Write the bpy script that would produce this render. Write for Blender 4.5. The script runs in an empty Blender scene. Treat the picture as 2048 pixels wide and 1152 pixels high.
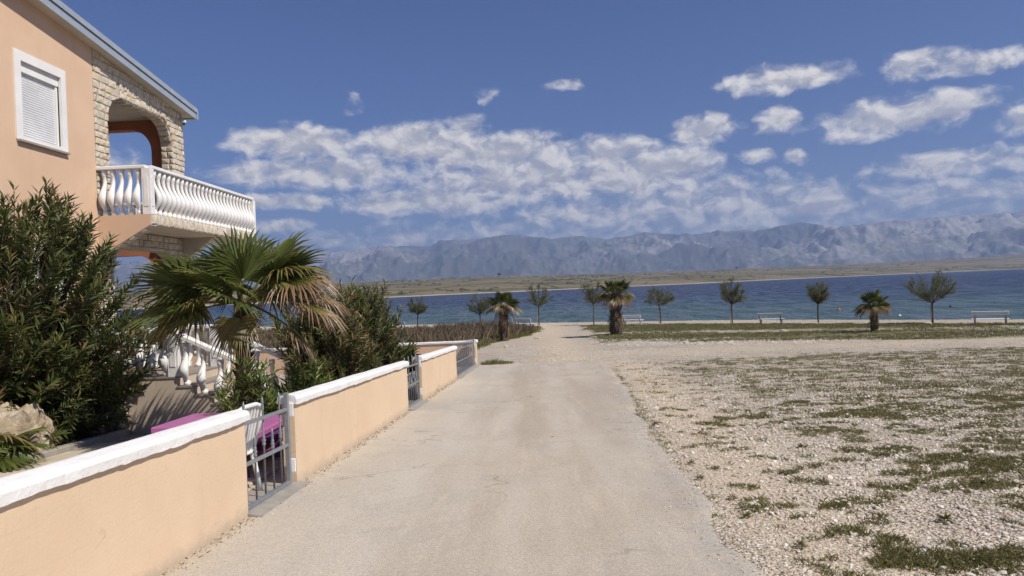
import bpy, bmesh, math, random
import numpy as np
from mathutils import Vector, Matrix
PI = math.pi
R = math.radians
S = bpy.context.scene
COL = S.collection

# ------------------------------------------------------------------ camera
EYE = 1.65
roll, psi, pitch = R(2.35), R(1.64), R(0.04)
fw = Vector((-math.sin(psi)*math.cos(pitch), math.cos(psi)*math.cos(pitch), math.sin(pitch)))
r0 = Vector((math.cos(psi), math.sin(psi), 0)); u0 = r0.cross(fw)
cr = r0*math.cos(roll) - u0*math.sin(roll); cu = u0*math.cos(roll) + r0*math.sin(roll)
cam = bpy.data.cameras.new('camera'); camo = bpy.data.objects.new('camera', cam); COL.objects.link(camo)
m = Matrix(((cr.x, cu.x, -fw.x, 0), (cr.y, cu.y, -fw.y, 0), (cr.z, cu.z, -fw.z, EYE), (0, 0, 0, 1)))
camo.matrix_world = m
cam.sensor_width = 36; cam.lens = 36*1479/2048; cam.clip_start = .1; cam.clip_end = 60000
S.camera = camo
S.view_settings.view_transform = 'Standard'; S.view_settings.look = 'None'
S.view_settings.exposure = 0.06; S.view_settings.gamma = 1; S.view_settings.use_curve_mapping = False
S.cycles.use_denoising = True
S.cycles.use_adaptive_sampling = True; S.cycles.adaptive_threshold = .015
S.cycles.diffuse_bounces = 3; S.cycles.glossy_bounces = 2; S.cycles.max_bounces = 4; S.cycles.transparent_max_bounces = 8

# ------------------------------------------------------------------ sun and sky
SUN_EL, SUN_AZ = R(48), R(118)            # azimuth clockwise from the road's direction (+Y)
sd = Vector((math.cos(SUN_EL)*math.sin(SUN_AZ), math.cos(SUN_EL)*math.cos(SUN_AZ), math.sin(SUN_EL)))
sl = bpy.data.lights.new('sun', 'SUN'); sl.energy = 5.0; sl.angle = R(.53); sl.color = (1.0, .93, .825)
so = bpy.data.objects.new('sun', sl); COL.objects.link(so)
so.rotation_euler = sd.to_track_quat('Z', 'Y').to_euler(); so.location = (30, -10, 40)

def N(nt, typ, **kw):
    n = nt.nodes.new(typ)
    for k, v in kw.items():
        if k[0] == 'i' and k[1:].isdigit(): n.inputs[int(k[1:])].default_value = v
        else: setattr(n, k, v)
    return n
def L(nt, a, b): nt.links.new(a, b)
def math_n(nt, op, a, b=None, c=None, clamp=False):
    n = nt.nodes.new('ShaderNodeMath'); n.operation = op; n.use_clamp = clamp
    for i, v in enumerate((a, b, c)):
        if v is None: continue
        if isinstance(v, (int, float)): n.inputs[i].default_value = v
        else: nt.links.new(v, n.inputs[i])
    return n.outputs[0]
def smooth_n(nt, v, lo, hi, o0=0., o1=1.):
    n = nt.nodes.new('ShaderNodeMapRange'); n.interpolation_type = 'SMOOTHSTEP'
    nt.links.new(v, n.inputs[0])
    for i, q in ((1, lo), (2, hi), (3, o0), (4, o1)): n.inputs[i].default_value = q
    return n.outputs[0]
def mixc(nt, f, a, b, mode='MIX'):
    n = nt.nodes.new('ShaderNodeMix'); n.data_type = 'RGBA'; n.blend_type = mode
    if isinstance(f, (int, float)): n.inputs[0].default_value = f
    else: nt.links.new(f, n.inputs[0])
    for i, v in ((6, a), (7, b)):
        if isinstance(v, (tuple, list)): n.inputs[i].default_value = (*v[:3], 1)
        else: nt.links.new(v, n.inputs[i])
    return n.outputs[2]
def noise_n(nt, vec, scale, detail=4, rough=.55, dist=0., out=0):
    n = nt.nodes.new('ShaderNodeTexNoise'); n.inputs['Scale'].default_value = scale
    n.inputs['Detail'].default_value = detail; n.inputs['Roughness'].default_value = rough
    n.inputs['Distortion'].default_value = dist
    if vec is not None: nt.links.new(vec, n.inputs['Vector'])
    return n.outputs[out]

# cloud groups in the sky: azimuth, elevation, half widths (degrees)
CLOUDS = [(18.9,14.1,3.9,.9,1),(27.8,13.7,2.4,.9,.85),(31.2,13.2,3.2,.65,.8),(26.5,10.6,5.2,1.2,.95),(29.5,10.9,1.8,.9,.9),
 (13.4,11.1,2.4,1.0,.95),(18.5,11.4,1.4,.9,1),(17.2,8.9,1.3,.5,.8),(19.7,8.5,1.0,.6,.85),(29.7,7.1,5.0,.85,.8),(33.6,9.2,1.5,.8,.85),
 (-17.6,11.3,4.4,1.2,1.0),(-15.9,9.2,6.9,1.1,.95),(-8.3,11.2,5.0,1.5,.98),(-4.4,12.4,1.5,.8,.8),
 (-1.8,10.2,6,1.6,1.0),(6.7,10.0,3.2,1.2,.95),(8.9,8.4,5.2,1.7,.98),(11.9,8.3,2.2,1.6,.9),
 (-0.3,8.3,9.4,1.7,.92),(-7.7,7.0,6.5,1.0,1.0),(-18.8,7.1,3.3,.6,.9),(-18.9,5.3,2.2,.5,.85),(-8.9,4.4,1.8,.5,.85),
 (8,5.6,10,1.5,.7),(14.6,5.8,7,1.6,.75),(20.5,4.9,3.3,.8,.7),(28.2,5.0,9.0,1.0,.62),(-13.4,14.3,.7,.7,.4),(2.7,15.2,1,.4,.4),(-3.1,14.7,.9,.5,.36),(-16.0,4.0,2.2,.4,.8),
 (8,4.0,34,1.2,.40),(-34,10,5,1.3,1),(-45,8,7,1.5,.9),(44,11,5,1.4,.95),(52,7,8,1.5,.9),(-60,12,5,1.5,.9),(70,12,6,1.6,.9)]
world = bpy.data.worlds.new('World'); S.world = world; world.use_nodes = True
world.cycles.sampling_method = 'MANUAL'; world.cycles.sample_map_resolution = 256
nt = world.node_tree; nt.nodes.clear()
wo = N(nt, 'ShaderNodeOutputWorld'); bg = N(nt, 'ShaderNodeBackground'); L(nt, bg.outputs[0], wo.inputs[0])
sky = N(nt, 'ShaderNodeTexSky', sky_type='NISHITA', sun_disc=False)
sky.sun_elevation = SUN_EL; sky.sun_rotation = SUN_AZ
sky.air_density = 1.0; sky.dust_density = .7; sky.ozone_density = 3.0; sky.altitude = 0
SKY_STRENGTH = .085
tc = N(nt, 'ShaderNodeTexCoord')

def cloud_group():
    g = bpy.data.node_groups.new('cloud_field', 'ShaderNodeTree')
    g.interface.new_socket('Dir', in_out='INPUT', socket_type='NodeSocketVector')
    g.interface.new_socket('Lift', in_out='INPUT', socket_type='NodeSocketFloat')
    g.interface.new_socket('Field', in_out='OUTPUT', socket_type='NodeSocketFloat')
    g.interface.new_socket('Lit', in_out='OUTPUT', socket_type='NodeSocketFloat')
    gi = N(g, 'NodeGroupInput'); go = N(g, 'NodeGroupOutput')
    sx = N(g, 'ShaderNodeSeparateXYZ'); L(g, gi.outputs[0], sx.inputs[0])
    az = math_n(g, 'MULTIPLY', math_n(g, 'ARCTAN2', sx.outputs[0], sx.outputs[1]), 180/PI)
    el = math_n(g, 'ADD', math_n(g, 'MULTIPLY', math_n(g, 'ARCSINE', sx.outputs[2]), 180/PI), gi.outputs[1])
    cb = N(g, 'ShaderNodeCombineXYZ'); L(g, az, cb.inputs[0]); L(g, math_n(g, 'MULTIPLY', el, 1.45), cb.inputs[1])
    w = N(g, 'ShaderNodeTexNoise'); w.inputs['Scale'].default_value = .35; w.inputs['Detail'].default_value = 3
    L(g, cb.outputs[0], w.inputs['Vector'])
    ws = N(g, 'ShaderNodeVectorMath', operation='SUBTRACT'); L(g, w.outputs[1], ws.inputs[0]); ws.inputs[1].default_value = (.5, .5, .5)
    wm = N(g, 'ShaderNodeVectorMath', operation='MULTIPLY'); L(g, ws.outputs[0], wm.inputs[0]); wm.inputs[1].default_value = (2.6, 1.5, 0)
    wa = N(g, 'ShaderNodeVectorMath', operation='ADD'); L(g, cb.outputs[0], wa.inputs[0]); L(g, wm.outputs[0], wa.inputs[1])
    sw = N(g, 'ShaderNodeSeparateXYZ'); L(g, wa.outputs[0], sw.inputs[0])
    azw = sw.outputs[0]; elw = math_n(g, 'DIVIDE', sw.outputs[1], 1.45)
    acc = None
    for a, e, rx, ry, k in CLOUDS:
        dx = math_n(g, 'MULTIPLY_ADD', azw, 1/rx, -a/rx)
        dy = math_n(g, 'MULTIPLY_ADD', elw, 1/ry, -e/ry)
        q = math_n(g, 'MULTIPLY_ADD', dx, dx, math_n(g, 'MULTIPLY', dy, dy))
        v = math_n(g, 'MULTIPLY_ADD', q, -.62*k, k)
        acc = v if acc is None else math_n(g, 'SMOOTH_MAX', acc, v, .25)
    acc = math_n(g, 'MAXIMUM', acc, -.6)
    def billow(vec, det_=3.0):
        v = N(g, 'ShaderNodeTexVoronoi', feature='F1'); v.inputs['Scale'].default_value = .75; v.inputs['Detail'].default_value = det_
        v.inputs['Roughness'].default_value = .45; v.inputs['Lacunarity'].default_value = 2.3; v.normalize = True
        L(g, vec, v.inputs['Vector']); return v.outputs['Distance']
    n1 = noise_n(g, wa.outputs[0], .40, 7, .58)
    b1 = billow(wa.outputs[0])
    det = math_n(g, 'ADD', math_n(g, 'MULTIPLY_ADD', n1, 2.0, -1.0), math_n(g, 'MULTIPLY_ADD', b1, -1.5, .42))
    f = math_n(g, 'ADD', math_n(g, 'MULTIPLY', acc, .60), math_n(g, 'MULTIPLY', det, .58))
    L(g, f, go.inputs[0])
    up = N(g, 'ShaderNodeVectorMath', operation='ADD'); L(g, wa.outputs[0], up.inputs[0]); up.inputs[1].default_value = (.30, .85, 0)
    nu = noise_n(g, up.outputs[0], .40, 5, .58); bu = billow(up.outputs[0], 1.5)
    dl = math_n(g, 'ADD', math_n(g, 'MULTIPLY', math_n(g, 'SUBTRACT', n1, nu), 1.9), math_n(g, 'MULTIPLY', math_n(g, 'SUBTRACT', bu, b1), .6))
    L(g, math_n(g, 'ADD', dl, math_n(g, 'MULTIPLY_ADD', acc, -.38, .30)), go.inputs[1])
    return g
cg = cloud_group()
ga = N(nt, 'ShaderNodeGroup'); ga.node_tree = cg; L(nt, tc.outputs['Generated'], ga.inputs[0]); ga.inputs[1].default_value = 0
cover = smooth_n(nt, ga.outputs[0], -.06, .56, 0, .90)
lit = ga.outputs[1]
litv = smooth_n(nt, lit, -.24, .36)
thick = smooth_n(nt, ga.outputs[0], .35, 1.0)
base = mixc(nt, litv, (5.7, 5.65, 6.1), (11.2, 10.6, 9.9))
base = mixc(nt, math_n(nt, 'MULTIPLY', thick, .35), base, (6.0, 5.8, 6.0))
skyc = mixc(nt, 1., sky.outputs[0], (.50, .58, .88), 'MULTIPLY')
colr = mixc(nt, cover, skyc, base)
L(nt, colr, bg.inputs[0]); bg.inputs[1].default_value = SKY_STRENGTH

# ------------------------------------------------------------------ helpers
rng = np.random.RandomState(7)
random.seed(7)
def hash2(ix, iy, seed):
    h = (ix.astype(np.int64)*374761393 + iy.astype(np.int64)*668265263 + seed*1442695041) & 0x7fffffff
    h = ((h ^ (h >> 13))*1274126177) & 0x7fffffff
    h = (h ^ (h >> 16)) & 0xffff
    return h/65535.
def vnoise(x, y, seed=0):
    x = np.asarray(x, float); y = np.asarray(y, float)
    ix = np.floor(x); iy = np.floor(y); fx = x-ix; fy = y-iy
    fx = fx*fx*(3-2*fx); fy = fy*fy*(3-2*fy)
    a = hash2(ix, iy, seed); b = hash2(ix+1, iy, seed); c = hash2(ix, iy+1, seed); d = hash2(ix+1, iy+1, seed)
    return (a*(1-fx)+b*fx)*(1-fy)+(c*(1-fx)+d*fx)*fy
def fbm(x, y, scale=1., octv=4, seed=0, gain=.5):
    s = 0; a = 1; t = 0; f = scale
    for o in range(octv):
        s = s+a*vnoise(np.asarray(x)*f+13.7*o, np.asarray(y)*f-7.3*o, seed+o); t += a; a *= gain; f *= 2.03
    return s/t
def sstep(v, a, b):
    t = np.clip((v-a)/(b-a), 0, 1); return t*t*(3-2*t)

def ground_z(x, y):
    x = np.asarray(x, float); y = np.asarray(y, float)
    z = np.where(y <= 28, -.0412*np.maximum(y, -40), -1.153-.85*(1-np.exp(-(np.maximum(y, 28)-28)*.0412/.85)))
    t = .5*x+.866*y
    tc_ = 68-np.logaddexp(0, (x-20)*1.0)*.72
    z = z-np.where(t > 56, .014*(np.minimum(t, tc_)-56).clip(0), 0)
    z = z-np.where(t > tc_, .10*(t-tc_), 0)
    return np.maximum(z, -9)
def gz(x, y): return float(ground_z(x, y))

def tag(o, label=None, cat=None, group=None, kind=None):
    if label: o['label'] = label
    if cat: o['category'] = cat
    if group: o['group'] = group
    if kind: o['kind'] = kind
    return o
def empty(name, loc=(0, 0, 0), rz=0, label=None, cat=None, group=None, parent=None):
    o = bpy.data.objects.new(name, None); COL.objects.link(o)
    o.location = loc; o.rotation_euler = (0, 0, rz); o.empty_display_size = .2
    if parent: o.parent = parent
    return tag(o, label, cat, group)
def link(name, me, mat=None, parent=None, loc=None, rot=None):
    o = bpy.data.objects.new(name, me); COL.objects.link(o)
    if mat is not None and not me.materials:
        for q in (mat if isinstance(mat, (list, tuple)) else [mat]): me.materials.append(q)
    if parent: o.parent = parent
    if loc is not None: o.location = loc
    if rot is not None: o.rotation_euler = rot
    return o
def np_mesh(name, V, F, smooth=False, attrs=None, matidx=None):
    """F: int array (n,3) or (n,4)"""
    V = np.asarray(V, np.float32); F = np.asarray(F, np.int32)
    me = bpy.data.meshes.new(name); k = F.shape[1]
    me.vertices.add(len(V)); me.vertices.foreach_set('co', V.ravel())
    me.loops.add(F.size); me.loops.foreach_set('vertex_index', F.ravel())
    me.polygons.add(len(F)); me.polygons.foreach_set('loop_start', np.arange(0, F.size, k, dtype=np.int32))
    me.polygons.foreach_set('loop_total', np.full(len(F), k, np.int32))
    if matidx is not None: me.polygons.foreach_set('material_index', np.asarray(matidx, np.int32))
    me.update(calc_edges=True)
    me.polygons.foreach_set('use_smooth', np.full(len(F), smooth, bool))
    for an, av in (attrs or {}).items():
        a = me.attributes.new(an, 'FLOAT', 'POINT'); a.data.foreach_set('value', np.asarray(av, np.float32))
    return me
class MB:
    def __init__(s): s.v = []; s.f = []
    def add(s, vs, fs):
        b = len(s.v); s.v += [tuple(q) for q in vs]; s.f += [tuple(i+b for i in f) for f in fs]; return s
    def box(s, x0, y0, z0, x1, y1, z1):
        return s.add([(x0,y0,z0),(x1,y0,z0),(x1,y1,z0),(x0,y1,z0),(x0,y0,z1),(x1,y0,z1),(x1,y1,z1),(x0,y1,z1)],
              [(0,3,2,1),(4,5,6,7),(0,1,5,4),(1,2,6,5),(2,3,7,6),(3,0,4,7)])
    def bar(s, a, b, w, h=None, up=(0, 0, 1)):
        a = Vector(a); b = Vector(b); h = h or w; d = (b-a).normalized(); up = Vector(up)
        if abs(d.dot(up)) > .98: up = Vector((0, 1, 0))
        sx = d.cross(up).normalized()*w/2; sz = sx.cross(d).normalized()*h/2
        vs = [p+i*sx+j*sz for p in (a, b) for i, j in ((-1,-1),(1,-1),(1,1),(-1,1))]
        return s.add(vs, [(0,3,2,1),(4,5,6,7),(0,1,5,4),(1,2,6,5),(2,3,7,6),(3,0,4,7)])
    def prism(s, poly, axis, a, b):
        """poly of 2D points; axis 'x'|'y'|'z' extruded from a to b"""
        def P(p, t): return {'x': (t, p[0], p[1]), 'y': (p[0], t, p[1]), 'z': (p[0], p[1], t)}[axis]
        n = len(poly); vs = [P(p, a) for p in poly]+[P(p, b) for p in poly]
        fs = [tuple(range(n)), tuple(range(2*n-1, n-1, -1))]+[(i, n+i, n+(i+1) % n, (i+1) % n) for i in range(n)]
        return s.add(vs, fs)
    def loft(s, rings, cap=True):
        n = len(rings[0]); b = len(s.v); s.v += [tuple(p) for r_ in rings for p in r_]
        for k in range(len(rings)-1):
            for i in range(n):
                j = (i+1) % n; s.f.append((b+k*n+i, b+k*n+j, b+(k+1)*n+j, b+(k+1)*n+i))
        if cap: s.f.append(tuple(b+i for i in range(n-1, -1, -1))); s.f.append(tuple(b+(len(rings)-1)*n+i for i in range(n)))
        return s
    def tube(s, pts, rads, n=6, cap=True):
        pts = [Vector(p) for p in pts]; rings = []
        for k, p in enumerate(pts):
            d = (pts[min(k+1, len(pts)-1)]-pts[max(k-1, 0)]).normalized()
            a = d.cross(Vector((0, 0, 1)) if abs(d.z) < .95 else Vector((0, 1, 0))).normalized(); b_ = d.cross(a)
            rings.append([p+(a*math.cos(2*PI*i/n)+b_*math.sin(2*PI*i/n))*rads[k] for i in range(n)])
        return s.loft(rings, cap)
    def lathe(s, prof, n=8, c=(0, 0, 0)):
        return s.loft([[(c[0]+r_*math.cos(2*PI*i/n), c[1]+r_*math.sin(2*PI*i/n), c[2]+z) for i in range(n)] for r_, z in prof])
    def mesh(s, name, smooth=False, bevel=0, fix=True):
        me = bpy.data.meshes.new(name); me.from_pydata(s.v, [], s.f)
        bm = bmesh.new(); bm.from_mesh(me)
        if bevel:
            bmesh.ops.bevel(bm, geom=list(bm.edges), offset=bevel, segments=1, affect='EDGES', clamp_overlap=True)
        if fix: bmesh.ops.recalc_face_normals(bm, faces=bm.faces)
        bm.to_mesh(me); bm.free()
        if smooth:
            me.polygons.foreach_set('use_smooth', np.full(len(me.polygons), True, bool))
        return me
    def obj(s, name, mat, parent=None, smooth=False, bevel=0, loc=None, rot=None):
        return link(name, s.mesh(name, smooth, bevel), mat, parent, loc, rot)

# ------------------------------------------------------------------ materials
def mat_base(name):
    mt = bpy.data.materials.new(name); mt.use_nodes = True; n = mt.node_tree
    return mt, n, n.nodes['Principled BSDF']
def bump(n, b, h, strength, dist):
    q = N(n, 'ShaderNodeBump'); q.inputs['Strength'].default_value = strength; q.inputs['Distance'].default_value = dist
    L(n, h, q.inputs['Height']); L(n, q.outputs[0], b.inputs['Normal'])
def simple(name, c1, c2=None, scale=3., rough=.7, bs=.3, bd=.004, bscale=60., metal=0., spec=.5, stain=None, streak=False):
    mt, n, b = mat_base(name)
    t = N(n, 'ShaderNodeTexCoord'); geo = N(n, 'ShaderNodeNewGeometry'); p = geo.outputs['Position']
    c2 = c2 or tuple(v*.86 for v in c1)
    f = noise_n(n, p, scale, 6, .6)
    c = mixc(n, smooth_n(n, f, .3, .7), c1, c2)
    if stain:
        mp = N(n, 'ShaderNodeMapping'); mp.inputs['Scale'].default_value = (1, 1, .18) if streak else (1, 1, 1); L(n, p, mp.inputs[0])
        f2 = noise_n(n, mp.outputs[0], 2.3, 7, .65)
        c = mixc(n, smooth_n(n, f2, .56, .78, 0, .55), c, stain)
    L(n, c, b.inputs['Base Color'])
    b.inputs['Roughness'].default_value = rough; b.inputs['Metallic'].default_value = metal
    b.inputs['Specular IOR Level'].default_value = spec
    if bs: bump(n, b, noise_n(n, p, bscale, 5, .65), bs, bd)
    return mt
M = {}
M['plaster'] = simple('peach_plaster', (.665, .475, .335), (.615, .43, .295), 1.3, .9, .35, .006, 90, spec=.2, stain=(.56, .385, .265), streak=True)
M['wall'] = simple('cream_plaster', (.68, .525, .365), (.63, .475, .325), 1.1, .9, .45, .008, 45, spec=.2, stain=(.57, .42, .29), streak=True)
M['white'] = simple('white_paint', (.80, .79, .77), (.72, .71, .685), 2.2, .6, .25, .004, 40, spec=.35, stain=(.60, .59, .55))
M['cap'] = simple('rough_white_cap', (.80, .795, .78), (.71, .70, .68), 3.0, .8, .8, .012, 22, spec=.3, stain=(.6, .585, .55))
def wall_wear(mt):
    n = mt.node_tree; b = n.nodes['Principled BSDF']; lk = b.inputs['Base Color'].links[0]; src = lk.from_socket
    geo = N(n, 'ShaderNodeNewGeometry'); p = geo.outputs['Position']; sp = N(n, 'ShaderNodeSeparateXYZ'); L(n, p, sp.inputs[0])
    hgt = math_n(n, 'MULTIPLY_ADD', sp.outputs[1], .0412, sp.outputs[2])          # height above the sloping road
    cb = N(n, 'ShaderNodeCombineXYZ'); L(n, sp.outputs[1], cb.inputs[0]); L(n, hgt, cb.inputs[1])
    br = N(n, 'ShaderNodeTexBrick'); L(n, cb.outputs[0], br.inputs['Vector']); br.inputs['Scale'].default_value = 1.
    br.inputs['Brick Width'].default_value = .5; br.inputs['Row Height'].default_value = .235; br.inputs['Mortar Size'].default_value = .008; br.inputs['Mortar Smooth'].default_value = .6
    j = math_n(n, 'MULTIPLY', br.outputs['Fac'], smooth_n(n, noise_n(n, p, 1.3, 4), .44, .62, 0, .15))
    c = mixc(n, j, src, (.50, .37, .26))
    sp_ = math_n(n, 'ADD', hgt, math_n(n, 'MULTIPLY_ADD', noise_n(n, p, 7, 5, .7), .26, -.13))
    c = mixc(n, smooth_n(n, sp_, .02, .17, .7, 0), c, (.42, .35, .27))
    mp = N(n, 'ShaderNodeMapping'); mp.inputs['Scale'].default_value = (1, 1, .06); L(n, p, mp.inputs[0])
    dr = math_n(n, 'MULTIPLY', smooth_n(n, noise_n(n, mp.outputs[0], 9, 4, .6), .60, .74, 0, .28), smooth_n(n, hgt, .25, .85))
    c = mixc(n, dr, c, (.46, .33, .23))
    ck = N(n, 'ShaderNodeTexVoronoi', feature='DISTANCE_TO_EDGE'); ck.inputs['Scale'].default_value = .8
    wv = N(n, 'ShaderNodeVectorMath', operation='MULTIPLY_ADD'); wn = N(n, 'ShaderNodeTexNoise'); wn.inputs['Scale'].default_value = 3; wn.inputs['Detail'].default_value = 6
    L(n, p, wn.inputs['Vector']); L(n, wn.outputs[1], wv.inputs[0]); wv.inputs[1].default_value = (.5, .5, .5); L(n, p, wv.inputs[2]); L(n, wv.outputs[0], ck.inputs['Vector'])
    c = mixc(n, math_n(n, 'MULTIPLY', smooth_n(n, ck.outputs['Distance'], .0015, .005, .5, 0), smooth_n(n, noise_n(n, p, .9, 2), .52, .6)), c, (.34, .24, .16))
    L(n, c, b.inputs['Base Color'])
wall_wear(M['wall'])
M['terracotta'] = simple('terracotta_plaster', (.41, .175, .10), None, 2, .9, .3, .005, 80, spec=.2)
M['soffit'] = simple('pale_soffit', (.60, .55, .47), None, 2, .85, .2, .003, 50, spec=.2)
M['mortar'] = simple('grey_mortar', (.50, .44, .36), (.42, .37, .30), 8, .95, .5, .006, 70, spec=.1)
M['zinc'] = simple('zinc_fascia', (.46, .51, .56), (.40, .45, .50), 5, .42, .1, .002, 30, metal=.35)
M['darkgap'] = simple('dark_gap', (.05, .055, .06), None, 5, .8, 0)
M['gate'] = simple('grey_gate_paint', (.27, .29, .31), (.21, .225, .245), 14, .42, .25, .002, 120, metal=.25, stain=(.30, .27, .23))
M['shutter'] = simple('white_shutter', (.78, .79, .80), None, 2, .45, 0)
M['concrete'] = simple('grey_concrete', (.36, .33, .29), (.28, .26, .225), 6, .9, .6, .008, 50, spec=.2, stain=(.2, .185, .16))
M['stairwall'] = simple('beige_stair_plaster', (.58, .485, .38), (.52, .43, .335), 2, .92, .4, .006, 70, spec=.15, stain=(.40, .32, .245), streak=True)
M['tread'] = simple('stone_tread', (.30, .25, .21), None, 9, .7, .3, .004, 60)
M['magenta'] = simple('magenta_plastic', (.42, .135, .33), (.38, .12, .30), 3, .45, .1, .002, 80)
M['purple'] = simple('purple_plastic', (.16, .045, .24), None, 3, .45, .1, .002, 80)
M['chair'] = simple('white_plastic', (.74, .75, .72), None, 3, .4, 0)
M['paver'] = simple('cream_paver', (.56, .48, .36), (.47, .40, .30), 4, .85, .5, .005, 60, stain=(.36, .30, .22))
M['bark'] = simple('bark', (.12, .095, .072), (.07, .056, .044), 14, .95, .8, .02, 30, spec=.1)
M['palmbark'] = simple('palm_trunk', (.16, .12, .085), (.055, .042, .032), 9, .95, .8, .02, 30, spec=.1)
M['stake'] = simple('wooden_stake', (.32, .26, .2), None, 12, .9, .3, .004, 40)
M['benchslat'] = simple('white_bench_slat', (.86, .86, .83), (.78, .78, .76), 9, .6, .2, .003, 50)
M['benchleg'] = simple('concrete_bench_leg', (.50, .49, .47), (.40, .39, .37), 9, .9, .5, .006, 50)
M['cctv'] = simple('camera_housing', (.5, .5, .5), None, 3, .4, 0)
M['red'] = simple('red_petal', (.55, .03, .05), None, 3, .6, 0)
M['orange'] = simple('orange_buoy', (.7, .17, .03), None, 3, .5, 0)
M['buoywhite'] = simple('white_buoy', (.75, .75, .72), None, 3, .5, 0)
M['buoydark'] = simple('dark_buoy', (.03, .028, .03), None, 3, .5, 0)
M['steel'] = simple('pylon_steel', (.22, .23, .24), None, 3, .6, 0)

def stone_mat(name, cols, bd=.02):
    mt, n, b = mat_base(name)
    oi = N(n, 'ShaderNodeObjectInfo'); geo = N(n, 'ShaderNodeNewGeometry'); p = geo.outputs['Position']
    cr_ = N(n, 'ShaderNodeValToRGB'); e = cr_.color_ramp.elements
    while len(e) < len(cols): e.new(.5)
    for i, c in enumerate(cols): e[i].position = i/(len(cols)-1); e[i].color = (*c, 1)
    L(n, oi.outputs['Random'], cr_.inputs[0])
    f = noise_n(n, p, 11, 6, .65)
    c = mixc(n, smooth_n(n, f, .35, .75), cr_.outputs[0], mixc(n, 1., cr_.outputs[0], (.72, .68, .62), 'MULTIPLY'))
    L(n, c, b.inputs['Base Color']); b.inputs['Roughness'].default_value = .9; b.inputs['Specular IOR Level'].default_value = .2
    bump(n, b, noise_n(n, p, 24, 5, .6), .8, bd)
    return mt
M['stone'] = stone_mat('split_face_stone', [(.55, .47, .36), (.68, .62, .51), (.61, .55, .47), (.66, .56, .42), (.72, .66, .56), (.54, .49, .42)])
M['limestone'] = stone_mat('pale_limestone', [(.55, .50, .42), (.66, .62, .54), (.60, .53, .42), (.48, .44, .38)], .01)
M['boulder'] = simple('karst_boulder', (.50, .43, .33), (.30, .23, .15), 5, .95, 1., .05, 9, spec=.1, stain=(.2, .14, .085))

def leaf_mat(name, ramp, rough=.5, trans=.25):
    """colour by the per-leaf 'tint' attribute"""
    mt, n, b = mat_base(name)
    a = N(n, 'ShaderNodeAttribute', attribute_name='tint')
    cr_ = N(n, 'ShaderNodeValToRGB'); e = cr_.color_ramp.elements
    while len(e) < len(ramp): e.new(.5)
    for i, (pos, c) in enumerate(ramp): e[i].position = pos; e[i].color = (*c, 1)
    L(n, a.outputs['Fac'], cr_.inputs[0]); L(n, cr_.outputs[0], b.inputs['Base Color'])
    b.inputs['Roughness'].default_value = rough; b.inputs['Specular IOR Level'].default_value = .35
    if trans:
        tr = N(n, 'ShaderNodeBsdfTranslucent'); L(n, cr_.outputs[0], tr.inputs[0]); mx = N(n, 'ShaderNodeMixShader'); mx.inputs[0].default_value = trans
        L(n, b.outputs[0], mx.inputs[1]); L(n, tr.outputs[0], mx.inputs[2]); L(n, mx.outputs[0], n.nodes['Material Output'].inputs[0])
    return mt
M['oleander'] = leaf_mat('oleander_leaf', [(0, (.036, .058, .018)), (.45, (.082, .110, .030)), (.72, (.15, .17, .05)), (.86, (.23, .17, .07)), (1, (.32, .20, .11))])
M['oleander_bright'] = leaf_mat('bright_oleander_leaf', [(0, (.055, .09, .02)), (.5, (.125, .18, .04)), (.85, (.24, .28, .065)), (1, (.36, .34, .10))])
M['fan'] = leaf_mat('fan_palm_leaf', [(0, (.036, .058, .015)), (.4, (.092, .115, .026)), (.6, (.19, .185, .05)), (.75, (.25, .175, .085)), (1, (.31, .205, .13))], .38)
M['tamarisk'] = leaf_mat('tamarisk_leaf', [(0, (.095, .112, .05)), (.5, (.17, .19, .085)), (1, (.27, .26, .13))], .7, .4)
M['grass'] = leaf_mat('grass_blade', [(0, (.095, .10, .03)), (.4, (.175, .17, .058)), (.7, (.26, .23, .10)), (1, (.40, .335, .19))], .7)
M['dry'] = leaf_mat('dry_stem', [(0, (.075, .054, .036)), (.5, (.15, .112, .072)), (.85, (.22, .165, .10)), (1, (.12, .12, .05))], .8, .1)

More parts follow.
